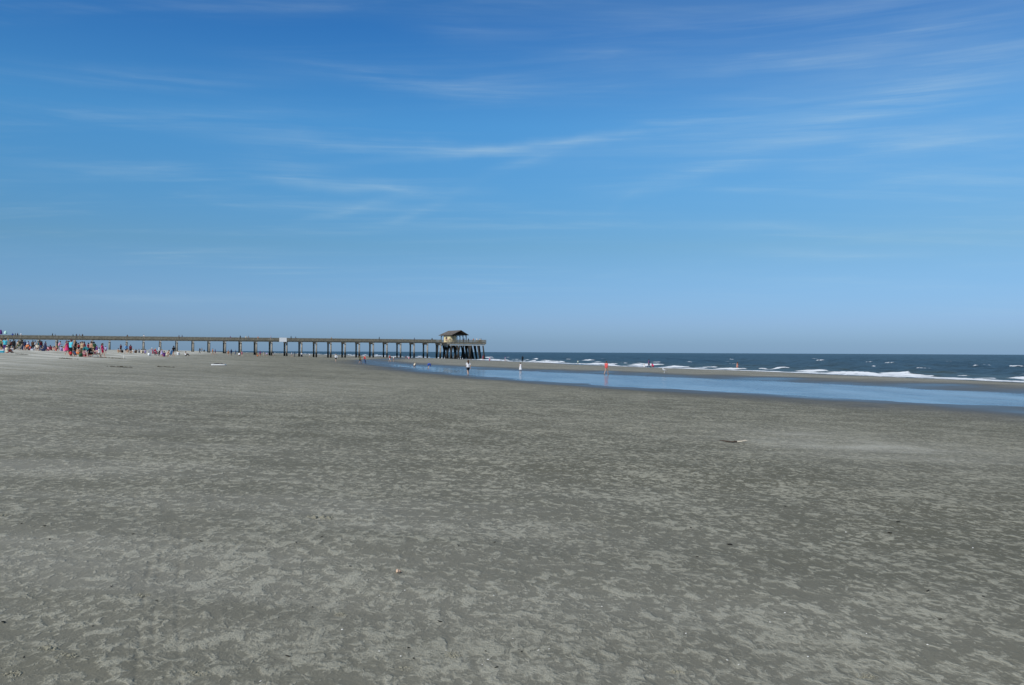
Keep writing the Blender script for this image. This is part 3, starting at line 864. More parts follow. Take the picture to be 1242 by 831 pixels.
beach_person(261, 262, 'walk', -70, 1.6, 'walker in purple following behind the one in orange', 'tan', SH('purple'), SO('maroon'), HR('black'), group=G3)
beach_person(242.4, 290, 'walk', 80, 1.72, 'thin dark walker in brown under the landward bays', 'dark', SH('brown'), TR('black'), HR('black'), group=G3)
beach_person(244.8, 372, 'stand', 0, 1.72, 'grey clad figure beyond the pier on the crest of the sand', 'tan', SH('grey'), TR('grey'), HR('black'), group=G3)
beach_person(247.6, 366, 'crouch', 0, 1.8, 'figure in black stooping beyond the pier on the crest of the sand', 'dark', SH('black'), SO('black'), HR('black'), group=G3)
beach_person(277, 244, 'walk', 40, 1.55, 'bather in orange shorts next to the tall one in navy', 'tan', None, SO('orange'), HR('brown'), group=G3)
beach_person(280.6, 254, 'stand', 60, 1.85, 'tall figure in a navy shirt beside the bather in orange shorts', 'brown', SH('navy'), SO('denim'), HR('black'), group=G3)
beach_person(285.8, 300, 'walk', 90, 1.7, 'walker in denim blue a few steps behind the tall navy figure', 'tan', SH('denim'), TR('denim'), HR('black'), group=G3)
beach_person(290.3, 250, 'crouch', 0, 1.9, 'figure in white and maroon stooping at the foot of a pile', 'fair', SH('white'), SO('maroon'), HR('black'), group=G3)
beach_person(293.6, 254, 'walk', 60, 1.5, 'walker in a pink top next to the figure stooping at a pile', 'fair', SH('pink'), SO('coral'), HR('blond'), group=G3)
beach_person(312.5, 252, 'crouch', 90, 1.9, 'bather in tan and orange stooping left of the banner', 'tan', None, SO('orange'), HR('blond'), group=G3)
beach_person(315.6, 254, 'walk', 20, 1.72, 'walker in purple top and orange shorts beside the stooping bather', 'tan', SH('purple'), SO('orange'), HR('brown'), group=G3)
beach_person(320, 305, 'stand', 0, 1.6, 'pale figure in a grey top beyond the walker in orange shorts', 'fair', SH('grey'), SO('cream'), HR('brown'), group=G3)
beach_person(324, 310, 'bend', 80, 1.7, 'figure in lavender bending between two piles left of the banner', 'fair', SH('lavender'), SO('grey'), HR('black'), group=G3)
beach_person(331.4, 318, 'walk', -60, 1.75, 'walker in black and white close behind the pile left of the banner', 'tan', SH('black'), SO('white'), HR('black'), group=G3)

G4 = 'beachgoers between the crowd and the pier'
beach_person(143.5, 182, 'sit', -50, 1.75, 'bather in tan sitting on the crest with a black bag near by', 'tan', None, SO('tan'), HR('black'), group=G4)
beach_person(146.6, 200, 'stand', 60, 1.72, 'figure in maroon standing over the sitting tan bather', 'tan', SH('maroon'), SO('black'), HR('black'), group=G4)
beach_person(152.8, 166, 'walk', 80, 1.70, 'walker in a bright sky blue shirt on the crest of the beach', 'fair', LS('skyblue'), SO('navy'), HR('brown'), group=G4)
beach_person(155.0, 186, 'sit', 30, 1.75, 'bather in cream sitting behind the walker in sky blue', 'tan', None, SO('cream'), HR('brown'), group=G4)
beach_person(158.4, 166, 'stand', 10, 1.70, 'figure in a maroon shirt and black skirt right of the sky blue walker', 'brown', SH('maroon'), SO('black'), HR('black'), group=G4)
beach_person(161.6, 182, 'sit', 100, 1.75, 'sunbather in a white top sitting right of the figure in the black skirt', 'fair', SH('white'), SO('tan'), HR('blond'), group=G4)
beach_person(165.0, 190, 'sit', 60, 1.70, 'sunbather in brown sitting between white and grey ones', 'brown', SH('brown'), SO('brown'), HR('black'), group=G4)
beach_person(168.6, 196, 'sit', 10, 1.70, 'sunbather in grey sitting with a bare lower body on the crest', 'fair', SH('grey'), SO('tan'), HR('brown'), group=G4)
beach_person(171.8, 186, 'sit', -40, 1.75, 'sunbather in a cream shirt sitting before a pile', 'fair', SH('cream'), SO('black'), HR('black'), group=G4)
beach_person(176.4, 188, 'sit', 70, 1.75, 'sunbather in lavender sitting just right of a pile', 'fair', SH('lavender'), SO('maroon'), HR('brown'), group=G4)
beach_person(185.3, 142, 'lounge', -20, 1.70, 'person in a white sun hat and white shirt lounging in a crimson chair', 'fair', SH('white'), SO('crimson'), HR('brown'), hat=('sun_hat', 'white'), group=G4)
beach_person(189.6, 144, 'lounge', -20, 1.70, 'person in a white shirt and no hat in the second crimson chair', 'fair', SH('white'), SO('maroon'), HR('blond'), group=G4)
beach_person(193.5, 158, 'stand', -80, 1.72, 'person in a white shirt and black trousers standing over the crimson chairs', 'fair', LS('white'), TR('black'), HR('black'), group=G4)
beach_person(196.4, 138, 'stand', 30, 1.12, 'small child in lavender standing beside the crimson chairs', 'fair', ('short_dress', 'lavender'), BR('white'), HR('blond'), group=G4)
beach_person(199.3, 140, 'sit', 60, 1.60, 'person in purple sitting on the red towel', 'fair', SH('purple'), SO('crimson'), HR('brown'), group=G4)
beach_person(203.6, 136, 'crouch', -60, 1.75, 'tanned bather in cream shorts kneeling by the sky blue lounger', 'tan', None, SO('cream'), HR('brown'), group=G4)
beach_person(210.6, 146, 'walk', 60, 1.68, 'dark haired walker in black with bare tan legs right of the sky blue lounger', 'tan', SH('black'), BR('black'), LH('black'), group=G4)
beach_person(216.0, 190, 'sit', 0, 1.70, 'far sunbather all in white sitting beyond the walker in black', 'fair', SH('white'), SO('white'), HR('blond'), group=G4)
beach_person(225.4, 182, 'sit', -60, 1.80, 'far sunbather in black and white sitting alone before the pier', 'tan', VE('white'), TR('black'), HR('black'), group=G4)

G5 = 'beachgoers in the crowd at the left'
beach_person(81.2, 108, 'walk', -100, 1.66, 'woman in a hot pink dress standing at the edge of the big group', 'fair', ('short_dress', 'hotpink'), BR('hotpink'), LH('maroon'), group=G5)
beach_person(86.2, 101, 'stand', -30, 1.84, 'big man in a bright cyan shirt, black trousers and a maroon cap', 'fair', SH('cyan'), TR('black'), HR('brown'), hat=('cap', 'maroon'), group=G5)
beach_person(85.8, 98.5, 'crouch', 40, 1.10, 'toddler in red crouching at the feet of the man in cyan', 'fair', SH('red'), SO('brown'), HR('brown'), group=G5)
beach_person(90.6, 104, 'akimbo', -70, 1.82, 'man with tan shoulders in a black vest right of the man in cyan', 'tan', VE('black'), SO('black'), HR('blond'), group=G5)
beach_person(95.2, 120, 'stand', 60, 1.45, 'child in a red and white top behind the crouching bather in orange', 'fair', VE('red'), SO('white'), HR('black'), group=G5)
beach_person(94.6, 104, 'crouch', 10, 1.85, 'bather in orange shorts kneeling in front of the big group', 'tan', None, SO('orange'), HR('black'), group=G5)
beach_person(90.4, 102, 'crouch', 100, 1.35, 'child in denim blue kneeling beside the man in cyan', 'fair', SH('denim'), SO('navy'), HR('brown'), group=G5)
beach_person(99.8, 110, 'stand', 160, 1.72, 'person in a beige shirt and olive trousers in the middle of the big group', 'tan', SH('tan'), TR('olive'), HR('brown'), group=G5)
beach_person(102.6, 108, 'hold', 120, 1.72, 'person in a maroon shirt holding something right of the beige one', 'brown', SH('maroon'), SO('black'), HR('black'), group=G5)
beach_person(105.8, 101, 'bend', 100, 1.72, 'person in a teal shirt and navy shorts bending over', 'fair', SH('teal'), SO('navy'), HR('black'), group=G5)
beach_person(101.6, 102, 'crouch', -60, 1.55, 'pale child in pink crouching left of the one bending over', 'fair', SH('pink'), SO('pink'), HR('brown'), group=G5)
beach_person(110.6, 106, 'stand', -20, 1.80, 'bare backed man in denim blue shorts in the big group', 'tan', None, SO('denim'), HR('brown'), group=G5)
beach_person(114.2, 126, 'stand', 50, 1.75, 'person in green standing behind the bare backed man', 'brown', SH('green'), TR('black'), HR('black'), group=G5)
beach_person(109.8, 100, 'lounge', 40, 1.55, 'person in red and white lounging in a black beach chair', 'fair', VE('white'), SO('red'), HR('black'), group=G5)
beach_person(115.4, 100, 'lounge', -60, 1.70, 'pale person in a crimson suit reclining in a tan beach chair', 'fair', ('swimsuit', 'crimson'), None, HR('blond'), group=G5)
beach_person(117.4, 150, 'stand', 0, 1.25, 'child in purple standing behind the tan beach chair', 'tan', ('short_dress', 'purple'), BR('purple'), HR('black'), group=G5)
beach_person(120.6, 140, 'sit', 80, 1.75, 'sunbather in white sitting behind the woman in crimson', 'fair', SH('white'), SO('pink'), HR('brown'), group=G5)
beach_person(124.4, 104, 'walk', -80, 1.60, 'woman in a crimson top and pink skirt at the right edge of the big group', 'fair', SH('hotpink'), SO('crimson'), LH('brown'), group=G5)
beach_person(128.2, 142, 'stand', 0, 1.15, 'small child in lavender just beyond the big group', 'tan', SH('lavender'), SO('purple'), HR('black'), group=G5)
# the far row by the edge of the frame
beach_person(6.2, 113, 'stand', 30, 1.70, 'woman in a cyan top and purple trousers at the left edge of the beach', 'fair', SH('cyan'), TR('purple'), HR('black'), group=G5)
beach_person(9.8, 118, 'akimbo', 70, 1.66, 'person in a peach top and olive shorts right of the woman in cyan', 'tan', SH('cream'), SO('olive'), HR('blond'), group=G5)
beach_person(1.6, 116, 'stand', -30, 1.70, 'tanned person in green half cut by the frame at the far left', 'tan', VE('green'), SO('black'), HR('brown'), group=G5)
beach_person(8.6, 103, 'sit', -30, 1.60, 'person in a cream sun hat and red shorts sitting nearest the left edge', 'tan', SH('cream'), SO('red'), HR('brown'), hat=('sun_hat', 'cream'), group=G5)
beach_person(14.2, 122, 'sit', 40, 1.50, 'child in white and red sitting right of the sun hat', 'fair', VE('white'), SO('red'), HR('blond'), group=G5)
beach_person(16.6, 146, 'stand', 20, 1.70, 'person all in black at the left end of the far row', 'dark', SH('black'), TR('black'), HR('black'), group=G5)
beach_person(20.0, 150, 'lounge', 150, 1.70, 'person in olive sitting in a green chair in the far row', 'tan', SH('olive'), SO('black'), HR('black'), group=G5)
beach_person(27.4, 148, 'stand', -40, 1.74, 'person in a black shirt and navy trousers between two chairs of the far row', 'brown', SH('black'), TR('navy'), HR('black'), group=G5)
beach_person(32.6, 146, 'lounge', 170, 1.75, 'person in orange with a white cap seated in the far row', 'fair', SH('orange'), SO('crimson'), HR('brown'), hat=('cap', 'white'), group=G5)
beach_person(36.0, 148, 'sit', 150, 1.70, 'person in coral sitting on the sand in the far row', 'tan', SH('coral'), SO('maroon'), HR('brown'), group=G5)
beach_person(39.8, 152, 'stand', 0, 1.72, 'person in brown standing behind the seated far row', 'dark', SH('brown'), TR('black'), HR('black'), group=G5)
beach_person(45.2, 146, 'lounge', -150, 1.75, 'person in a cream shirt in a denim blue chair of the far row', 'fair', SH('cream'), SO('navy'), HR('blond'), group=G5)
beach_person(49.6, 148, 'stand', 60, 1.68, 'person in a maroon shirt with black hair standing in the far row', 'brown', SH('maroon'), SO('denim'), HR('black'), group=G5)
beach_person(52.0, 146, 'sit', 120, 1.70, 'person in grey and denim sitting below the one in maroon', 'fair', SH('grey'), TR('denim'), HR('brown'), group=G5)
beach_person(55.2, 144, 'stand', -20, 1.60, 'person in a navy dress at the right end of the far row', 'brown', ('dress', 'navy'), BR('black'), HR('black'), group=G5)
beach_person(58.4, 146, 'sit', 160, 1.65, 'person in pink sitting beside the navy dress', 'fair', SH('pink'), SO('pink'), HR('brown'), group=G5)
beach_person(61.8, 146, 'crouch', 60, 1.70, 'person in maroon kneeling right of the one in pink', 'tan', SH('maroon'), SO('maroon'), HR('black'), group=G5)
beach_person(64.6, 144, 'sit', -90, 1.60, 'person in white shorts and no shirt sitting between far row and big group', 'fair', None, SO('white'), HR('blond'), group=G5)
beach_person(68.2, 144, 'sit', 100, 1.60, 'person in a peach swimsuit sitting between far row and big group', 'fair', ('swimsuit', 'coral'), None, LH('blond'), group=G5)
beach_person(71.4, 146, 'lean', -60, 1.70, 'black haired person in a pink top standing over the sunbathers', 'tan', SH('pink'), SO('grey'), HR('black'), group=G5)
beach_person(74.4, 145, 'sit', 20, 1.70, 'person in lavender sitting at the feet of the black haired one', 'fair', SH('lavender'), SO('cream'), HR('brown'), group=G5)
beach_person(78.2, 130, 'sit', -40, 1.60, 'girl in a pink top sitting left of the hot pink dress', 'fair', SH('pink'), SO('purple'), LH('blond'), group=G5)

FAR = [  # a second line of people behind the far row
 (12.4, 160, 'stand', 40, 1.72, 'person in black trousers and a maroon shirt left of the far row, behind', 'brown', ('shirt', 'maroon'), ('trousers', 'black'), 'black'),
 (18.2, 164, 'stand', -70, 1.74, 'person in a green shirt behind the one all in black', 'tan', ('shirt', 'green'), ('trousers', 'black'), 'black'),
 (21.8, 168, 'stand', 20, 1.70, 'person in a cream vest behind the green chair', 'tan', ('vest', 'cream'), ('shorts', 'olive'), 'brown'),
 (24.6, 158, 'lean', 110, 1.76, 'person in olive leaning over the cream chair', 'tan', ('shirt', 'olive'), ('trousers', 'black'), 'black'),
 (30.2, 162, 'stand', 0, 1.66, 'person in navy behind the seated one with the white cap', 'dark', ('shirt', 'navy'), ('trousers', 'navy'), 'black'),
 (34.4, 166, 'stand', 80, 1.70, 'person in a lavender shirt behind the one in coral', 'fair', ('shirt', 'lavender'), ('shorts', 'grey'), 'brown'),
 (37.8, 158, 'crouch', -40, 1.80, 'person in black kneeling behind the white cooler', 'brown', ('shirt', 'black'), ('shorts', 'black'), 'black'),
 (42.6, 164, 'walk', 70, 1.74, 'person in a white vest walking behind the empty white chair', 'tan', ('vest', 'white'), ('shorts', 'navy'), 'black'),
 (47.2, 160, 'stand', 50, 1.64, 'person in a teal shirt behind the denim blue chair', 'tan', ('shirt', 'teal'), ('shorts', 'black'), 'black'),
 (50.8, 166, 'stand', -30, 1.72, 'person in green and black behind the one in maroon with black hair', 'dark', ('shirt', 'green'), ('trousers', 'black'), 'black'),
 (53.8, 160, 'crouch', 30, 1.80, 'person in navy kneeling left of the navy dress', 'brown', ('shirt', 'navy'), ('shorts', 'denim'), 'black'),
 (66.4, 164, 'sit', 20, 1.75, 'person in crimson sitting behind the peach swimsuit', 'tan', ('shirt', 'crimson'), ('shorts', 'black'), 'black'),
 (76.2, 160, 'sit', -60, 1.75, 'person in maroon sitting behind the girl in pink', 'brown', ('shirt', 'maroon'), ('shorts', 'maroon'), 'black'),
 (83.6, 120, 'stand', 60, 1.66, 'person in black half hidden between the pink dress and the cyan shirt', 'brown', ('shirt', 'black'), ('trousers', 'black'), 'black'),
 (92.6, 124, 'stand', 30, 1.68, 'person in brown half hidden behind the black vest', 'dark', ('shirt', 'brown'), ('trousers', 'black'), 'black'),
 (97.4, 126, 'stand', -50, 1.62, 'person in grey half hidden left of the beige shirt', 'tan', ('shirt', 'grey'), ('shorts', 'navy'), 'brown'),
 (107.4, 118, 'stand', 70, 1.60, 'person in crimson between the bending one and the bare backed man', 'tan', ('shirt', 'crimson'), ('shorts', 'black'), 'black'),
]
for (px, y, ps, fc, ht, lb, sk, tp, bt, hr) in FAR:
    beach_person(px, y, ps, fc, ht, lb, sk, tp, bt, HR(hr), group=G5)

# --- people on the pier -----------------------------------------------------
def pier_n(px, t):
    u = px - CX
    return (u * (P0.y + t * VY) - F * (P0.x + t * VX)) / (BAY * (F * UX - u * UY))
G6 = 'people on the pier'
def pier_person(px, t, pose_name, face, height, label, skin, top, bottom, hair=('hair', 'black'), hat=None):
    p = pier_pt(pier_n(px, t), t, 7.185)
    return person(pose_name, p, face, height, label, skin, top, bottom, hair, hat, G6)
pier_person(15.2, 5.2, 'stand', 40, 1.80, 'person in bright blue on the landward end of the pier', 'tan', LS('blue'), TR('navy'))
pier_person(18.4, 5.2, 'walk', -60, 1.75, 'person in black right beside the one in bright blue on the pier', 'brown', SH('black'), TR('black'))
pier_person(21.2, 4.6, 'walk', 90, 1.85, 'tall person in navy walking shoreward on the pier', 'tan', SH('navy'), TR('denim'))
pier_person(25.6, 5.3, 'lean', 190, 1.70, 'person in a white sun hat leaning on the pier rail', 'fair', SH('white'), TR('grey'), HR('brown'), ('sun_hat', 'white'))
pier_person(63.6, 5.1, 'walk', -70, 1.85, 'person in a black shirt on the pier left of the big group below', 'dark', SH('black'), TR('black'))
pier_person(66.8, 3.0, 'walk', -70, 1.65, 'shorter person in grey just behind the black shirt on the pier', 'tan', SH('grey'), TR('grey'))
pier_person(88.4, 2.0, 'walk', 80, 1.70, 'person in teal alone at the far rail of the pier', 'tan', SH('teal'), TR('grey'))
pier_person(93.0, 5.3, 'lean', 180, 1.78, 'first of three leaning on the pier rail, in navy', 'brown', SH('navy'), TR('navy'))
pier_person(96.8, 5.3, 'lean', 175, 1.68, 'middle one of three leaning on the pier rail, in grey', 'tan', SH('grey'), TR('denim'))
pier_person(100.2, 5.3, 'lean', 185, 1.78, 'last of three leaning on the pier rail, in black', 'brown', SH('black'), TR('black'))
pier_person(154.4, 3.4, 'stand', 0, 1.70, 'person in brown standing far back on the pier deck', 'brown', SH('brown'), TR('black'))
pier_person(174.6, 5.3, 'lean', 180, 1.78, 'person in a white shirt leaning on the rail above the sitting sunbathers', 'tan', SH('white'), TR('tan'))
pier_person(217.0, 5.0, 'walk', -70, 1.75, 'person in maroon leading a pair along the pier', 'brown', SH('maroon'), TR('black'))
pier_person(220.8, 5.0, 'walk', -70, 1.80, 'person in denim following the one in maroon along the pier', 'tan', SH('denim'), TR('navy'))
pier_person(279.4, 2.2, 'stand', 0, 1.60, 'small figure in purple on the middle of the pier deck', 'tan', SH('purple'), TR('grey'))
pier_person(291.4, 5.2, 'walk', 80, 1.82, 'person in a black shirt and cap walking on the pier, left of a pair', 'dark', SH('black'), TR('black'), HR('black'), ('cap', 'black'))
pier_person(298.2, 4.8, 'stand', 10, 1.66, 'blond person in cream, one of a pair on the pier left of the banner', 'fair', SH('cream'), TR('grey'), HR('blond'))
pier_person(301.2, 4.8, 'stand', -10, 1.74, 'person in grey, other of the pair on the pier left of the banner', 'tan', SH('grey'), TR('denim'))
pier_person(313.0, 5.3, 'lean', 180, 1.60, 'person in orange leaning low on the pier rail', 'tan', SH('orange'), TR('tan'), HR('brown'))
pier_person(328.4, 4.0, 'walk', -70, 1.86, 'person in lavender with blond hair just left of the banner', 'fair', SH('lavender'), TR('cream'), HR('blond'))
pier_person(353.0, 5.2, 'walk', -60, 1.88, 'person all in black on the pier just right of the banner', 'dark', SH('black'), TR('black'))
pier_person(358.6, 5.0, 'walk', -60, 1.68, 'person in navy a step behind the one in black right of the banner', 'tan', SH('navy'), TR('grey'))
pier_person(402.0, 5.3, 'lean', 180, 1.62, 'person in tan leaning on the rail over the middle bays', 'tan', SH('tan'), TR('brown'), HR('brown'))
pier_person(460.0, 5.2, 'stand', -60, 1.90, 'tall lone person in black on the outer half of the pier', 'dark', SH('black'), TR('black'))
pier_person(488.0, 4.0, 'walk', 90, 1.66, 'person in grey and white near the outer end of the pier', 'fair', SH('white'), TR('grey'))
pier_person(502.6, 5.2, 'stand', 60, 1.72, 'person in denim fishing close to the head of the pier', 'tan', SH('denim'), TR('black'))
pier_person(524.0, 5.0, 'stand', 20, 1.75, 'person in a black top at the corner where the pier meets its head', 'brown', SH('black'), TR('grey'))
def head_person(s, t, *a):
    return person(a[0], head_pt(s, t, 7.185), *a[1:4], *a[4:], group=G6)
head_person(0.9, 7.0, 'lean', 100, 1.75, 'person in maroon on the head of the pier at its shoreward rail', 'tan', SH('maroon'), TR('grey'))
head_person(0.8, 2.4, 'stand', 60, 1.72, 'person in pink at the shoreward rail under the eave', 'fair', SH('pink'), TR('cream'))
head_person(7.6, 5.6, 'stand', -60, 1.80, 'person in bright blue under the pavilion roof', 'tan', LS('blue'), TR('blue'))
head_person(10.2, 4.0, 'stand', -30, 1.75, 'person in navy standing by a pavilion post', 'tan', SH('navy'), TR('denim'))
head_person(10.8, 8.4, 'lean', 180, 1.70, 'person in an orange shirt leaning on the end rail', 'tan', SH('orange'), TR('olive'))
head_person(12.4, 8.2, 'hold', 160, 1.78, 'person in a white shirt fishing from the end rail', 'fair', SH('white'), TR('grey'))
head_person(13.8, 8.3, 'lean', 180, 1.74, 'person in cream beside the fishing one at the end rail', 'fair', SH('cream'), TR('brown'), HR('brown'))
head_person(15.2, 6.0, 'hold', -80, 1.80, 'person in grey at the outermost corner of the pier', 'tan', SH('grey'), TR('black'))

# ------------------------------------------------------------------ things on the beach
def beach_chair(px, y, face, col, label, group='beach chairs'):
    x, y, g = at_dist(px, y)
    t = tag(empty('beach_chair', (x, y, g), R(face)), label, 'chair', group)
    fm = plain('aluminium_tube', (0.5, 0.5, 0.5), 0.4, 0.05)
    fab = cmat(col)
    MB().box(-.27, .27, -.12, .42, .30, .325).build('seat', fab, t)
    b = MB(); M = Matrix.Translation((0, -.13, .335)) @ Matrix.Rotation(R(20), 4, 'X')
    b.box(-.27, .27, -.015, .015, 0, .66, M); b.build('backrest', fab, t)
    for s in (-1, 1):
        MB().tube([(s * .285, .45, .01), (s * .285, -.28, .56)], .014, 8).build('leg', fm, t)
        MB().tube([(s * .30, -.35, .01), (s * .30, .25, .56)], .014, 8).build('leg', fm, t)
        MB().box(s * .30 - .03, s * .30 + .03, -.30, .28, .565, .59).build('armrest', fm, t)
    return t
def chair_for(px, y, face, col, label): return beach_chair(px, y, face, col, label)
chair_for(185.3, 142, -20, 'crimson', 'crimson beach chair under the person in the white sun hat')
chair_for(189.6, 144, -20, 'crimson', 'crimson beach chair right of the one with the sun hat')
chair_for(206.4, 142, 70, 'skyblue', 'sky blue and white empty beach chair left of the walker in black')
chair_for(109.8, 100, 40, 'black', 'black beach chair at the front of the big group')
chair_for(115.4, 100, -60, 'tan', 'tan beach chair at the front right of the big group')
chair_for(20.0, 150, 150, 'green', 'dark green beach chair at the left of the far row')
chair_for(23.8, 146, 100, 'cream', 'cream empty beach chair in the far row')
chair_for(32.6, 146, 170, 'maroon', 'maroon beach chair of the person in orange')
chair_for(42.4, 148, 160, 'white', 'white empty beach chair in the far row')
chair_for(45.2, 146, -150, 'denim', 'denim blue beach chair of the person in cream')
chair_for(182.0, 140, 30, 'white', 'white empty beach chair left of the crimson ones')

def cooler(px, y, rz, body_c, lid_c, label, s=1.0):
    x, y, g = at_dist(px, y)
    t = tag(empty('cooler', (x, y, g - 0.01), R(rz)), label, 'cooler')
    t.scale = (s, s, s)
    b = MB(); b.lathe([(.28, 0), (.30, .02), (.33, .34), (.32, .36)], 4, Matrix.Rotation(R(45), 4, 'Z') @ Matrix.Diagonal((1.25, 1.0, 1, 1)))
    b.build('box_body', cmat(body_c), t)
    MB().lathe([(.0, .43), (.30, .425), (.345, .405), (.345, .362), (.0, .362)], 4, Matrix.Rotation(R(45), 4, 'Z')).build('lid', cmat(lid_c), t)
    MB().tube([(-.27, 0, .30), (-.30, 0, .47), (.30, 0, .47), (.27, 0, .30)], .014, 8).build('handle', cmat('white'), t)
cooler(2.2, 101, 20, 'cyan', 'white', 'turquoise cooler with a white lid on the sand at the left edge', .85)
cooler(104.0, 104, -30, 'crimson', 'white', 'crimson cooler with a white lid among the big group')
cooler(39.0, 143, 10, 'white', 'blue', 'white cooler with a blue lid in front of the far row', .7)

def beach_bag(px, y, col, label, s=1.0):
    x, y, g = at_dist(px, y)
    t = tag(empty('beach_bag', (x, y, g - 0.01), R(random.uniform(0, 180))), label, 'bag'); t.scale = (s, s, s)
    b = MB(); b.lathe([(.0, 0), (.20, 0), (.25, .12), (.25, .28), (.20, .38), (.0, .40)], 20, Matrix.Diagonal((1.2, .7, 1, 1)))
    b.build('bag_body', cmat(col), t, True)
    for s2 in (-1, 1): MB().tube([(-.12, .08 * s2, .36), (-.09, .07 * s2, .52), (.09, .07 * s2, .52), (.12, .08 * s2, .36)], .012, 8).build('handle', cmat('black'), t)
beach_bag(148.0, 184, 'black', 'black beach bag on the crest near the tan bather', 1.3)
beach_bag(181.2, 136, 'white', 'white beach bag left of the crimson chairs', 1.2)
beach_bag(52.8, 140, 'navy', 'navy beach bag in front of the far row')
beach_bag(12.0, 108, 'crimson', 'crimson beach bag by the one sitting in a sun hat')
beach_bag(98.2, 99, 'green', 'dark green beach bag in front of the big group')

def towel(px, y, rz, col, label, L=1.7, W=.8):
    x, y, g = at_dist(px, y)
    nx, ny = 18, 9
    c, s = math.cos(R(rz)), math.sin(R(rz))
    bm = bmesh.new(); vs = []
    for j in range(ny):
        for i in range(nx):
            lx, ly = (i / (nx - 1) - .5) * L, (j / (ny - 1) - .5) * W
            z = gz(x + lx * c - ly * s, y + lx * s + ly * c) - g + 0.02 + 0.018 * float(pn(lx * 4 + px, ly * 4, 70))
            vs.append(bm.verts.new((lx, ly, z)))
    for j in range(ny - 1):
        for i in range(nx - 1): bm.faces.new([vs[k] for k in (j * nx + i, j * nx + i + 1, (j + 1) * nx + i + 1, (j + 1) * nx + i)])
    r = bmesh.ops.solidify(bm, geom=bm.faces[:], thickness=0.012)
    me = bpy.data.meshes.new('towel'); bm.to_mesh(me); bm.free()
    o = link('towel', me, cmat(col), smooth=True); o.location = (x, y, g); o.rotation_euler = (0, 0, R(rz))
    tag(o, label, 'towel')
towel(199.5, 137, 10, 'red', 'red towel spread left of the sky blue chair')
towel(112.6, 98, -8, 'crimson', 'crimson towel spread in front of the two front chairs', 1.9)
towel(59.5, 141, 5, 'pink', 'pink towel spread at the right end of the far row')
towel(8.2, 100.5, 12, 'maroon', 'maroon towel under the one in a sun hat')

# white board with dark wet clothes lying alone on the sand
def boogie_board():
    x, y, _ = on_ground(265.5, 443.6); g = gz(x, y)
    t = tag(empty('body_board', (x, y, g + 0.05), R(4)), 'white body board lying alone on the open sand with dark clothes on it', 'body board')
    b = MB()
    out = [(-.72, -.17), (-.60, -.25), (.3, -.27), (.60, -.20), (.72, 0), (.60, .20), (.3, .27), (-.60, .25), (-.72, .17)]
    b.poly([(px, py, 0) for px, py in out][::-1]); b.poly([(px, py, .10) for px, py in out])
    for i in range(len(out)):
        a, c = out[i], out[(i + 1) % len(out)]
        b.poly([(*a, 0), (*c, 0), (*c, .10), (*a, .10)])
    b.build('slick', cmat('white'), t)
    c = tag(empty('clothes_pile', (x, y, g + .152), R(4)), 'heap of black clothes lying on the white body board', 'clothes')
    for (cx, w, cl, h) in ((-.18, .36, 'black', .085), (.30, .17, 'black', .07)):
        b = MB(); prof = [(1.0, 0), (.96, .4), (.7, .8), (.3, 1.0), (.0, 1.02)]
        b.lathe([(r * w, z * h) for r, z in prof], 22, Matrix.Translation((cx, .02, 0)) @ Matrix.Diagonal((1, .42, 1, 1)))
        for v in b.bm.verts: v.co.z *= 1 + .5 * float(pn(v.co.x * 9, v.co.y * 9, 71))
        b.build('garment', cmat(cl), c, True)
boogie_board()

# parasols on the pier
def parasol(px, t, col, label, h=2.35, r=.85, drop=.62):
    p = pier_pt(pier_n(px, t), t, 7.185)
    o = tag(empty('parasol', p, 0), label, 'parasol', 'parasols on the pier')
    MB().tube([(0, 0, 0), (0, 0, h)], .02, 8).build('pole', plain('white_pole', (.7, .7, .7)), o)
    b = MB(); b.lathe([(r, h - drop), (r * .97, h - drop * .68), (r * .72, h - drop * .23), (r * .3, h), (.02, h + .04)], 16)
    b.build('canopy', cmat(col), o)
    MB().lathe([(.22, .003), (.22, .06), (.03, .09), (.03, .2)], 14).build('base', cmat('grey'), o)
parasol(6.6, 4.5, 'mint', 'pale mint parasol standing on the landward end of the pier', 2.5, .55, 1.05)
parasol(0.6, 4.5, 'purple', 'dark purple parasol on the pier cut by the left frame edge', 2.9, .55, 1.6)

# gull
def gull():
    x, y, g = at_dist(806, 113)
    bm = bmesh.new()
    V = Vector
    for a, b, ra, rb in ((V((-.12, 0, .26)), V((.08, 0, .30)), .06, .075), (V((.08, 0, .30)), V((.15, 0, .40)), .06, .04), (V((.15, 0, .41)), V((.17, 0, .42)), .048, .044), (V((.20, 0, .415)), V((.26, 0, .405)), .014, .006),
                         (V((-.12, 0, .27)), V((-.27, 0, .27)), .045, .015), (V((0, .03, .24)), V((.01, .03, .02)), .011, .009), (V((0, -.03, .24)), V((.01, -.03, .02)), .011, .009), (V((-.01, .03, .012)), V((.06, .04, .012)), .011, .01), (V((-.01, -.03, .012)), V((.06, -.04, .012)), .011, .01)):
        capsule_bm(bm, a, b, ra, rb, 10)
    me = remeshed(bm, 'gull', 0.008, 2)
    o = link('gull', me, cmat('white')); o.location = (x, y, g); o.rotation_euler = (0, 0, R(150)); o.scale = (1.25,) * 3
    tag(o, 'white gull standing on the sand bar beyond the tidal pool', 'gull')
    for s in (-1, 1):
        b = bmesh.new(); capsule_bm(b, V((.06, s * .07, .31)), V((-.16, s * .055, .285)), .035, .02, 10); capsule_bm(b, V((-.16, s * .055, .285)), V((-.30, s * .03, .275)), .02, .008, 10)
        m2 = bpy.data.meshes.new('wing'); b.to_mesh(m2); b.free()
        link('wing', m2, cmat('grey'), o, True)
gull()

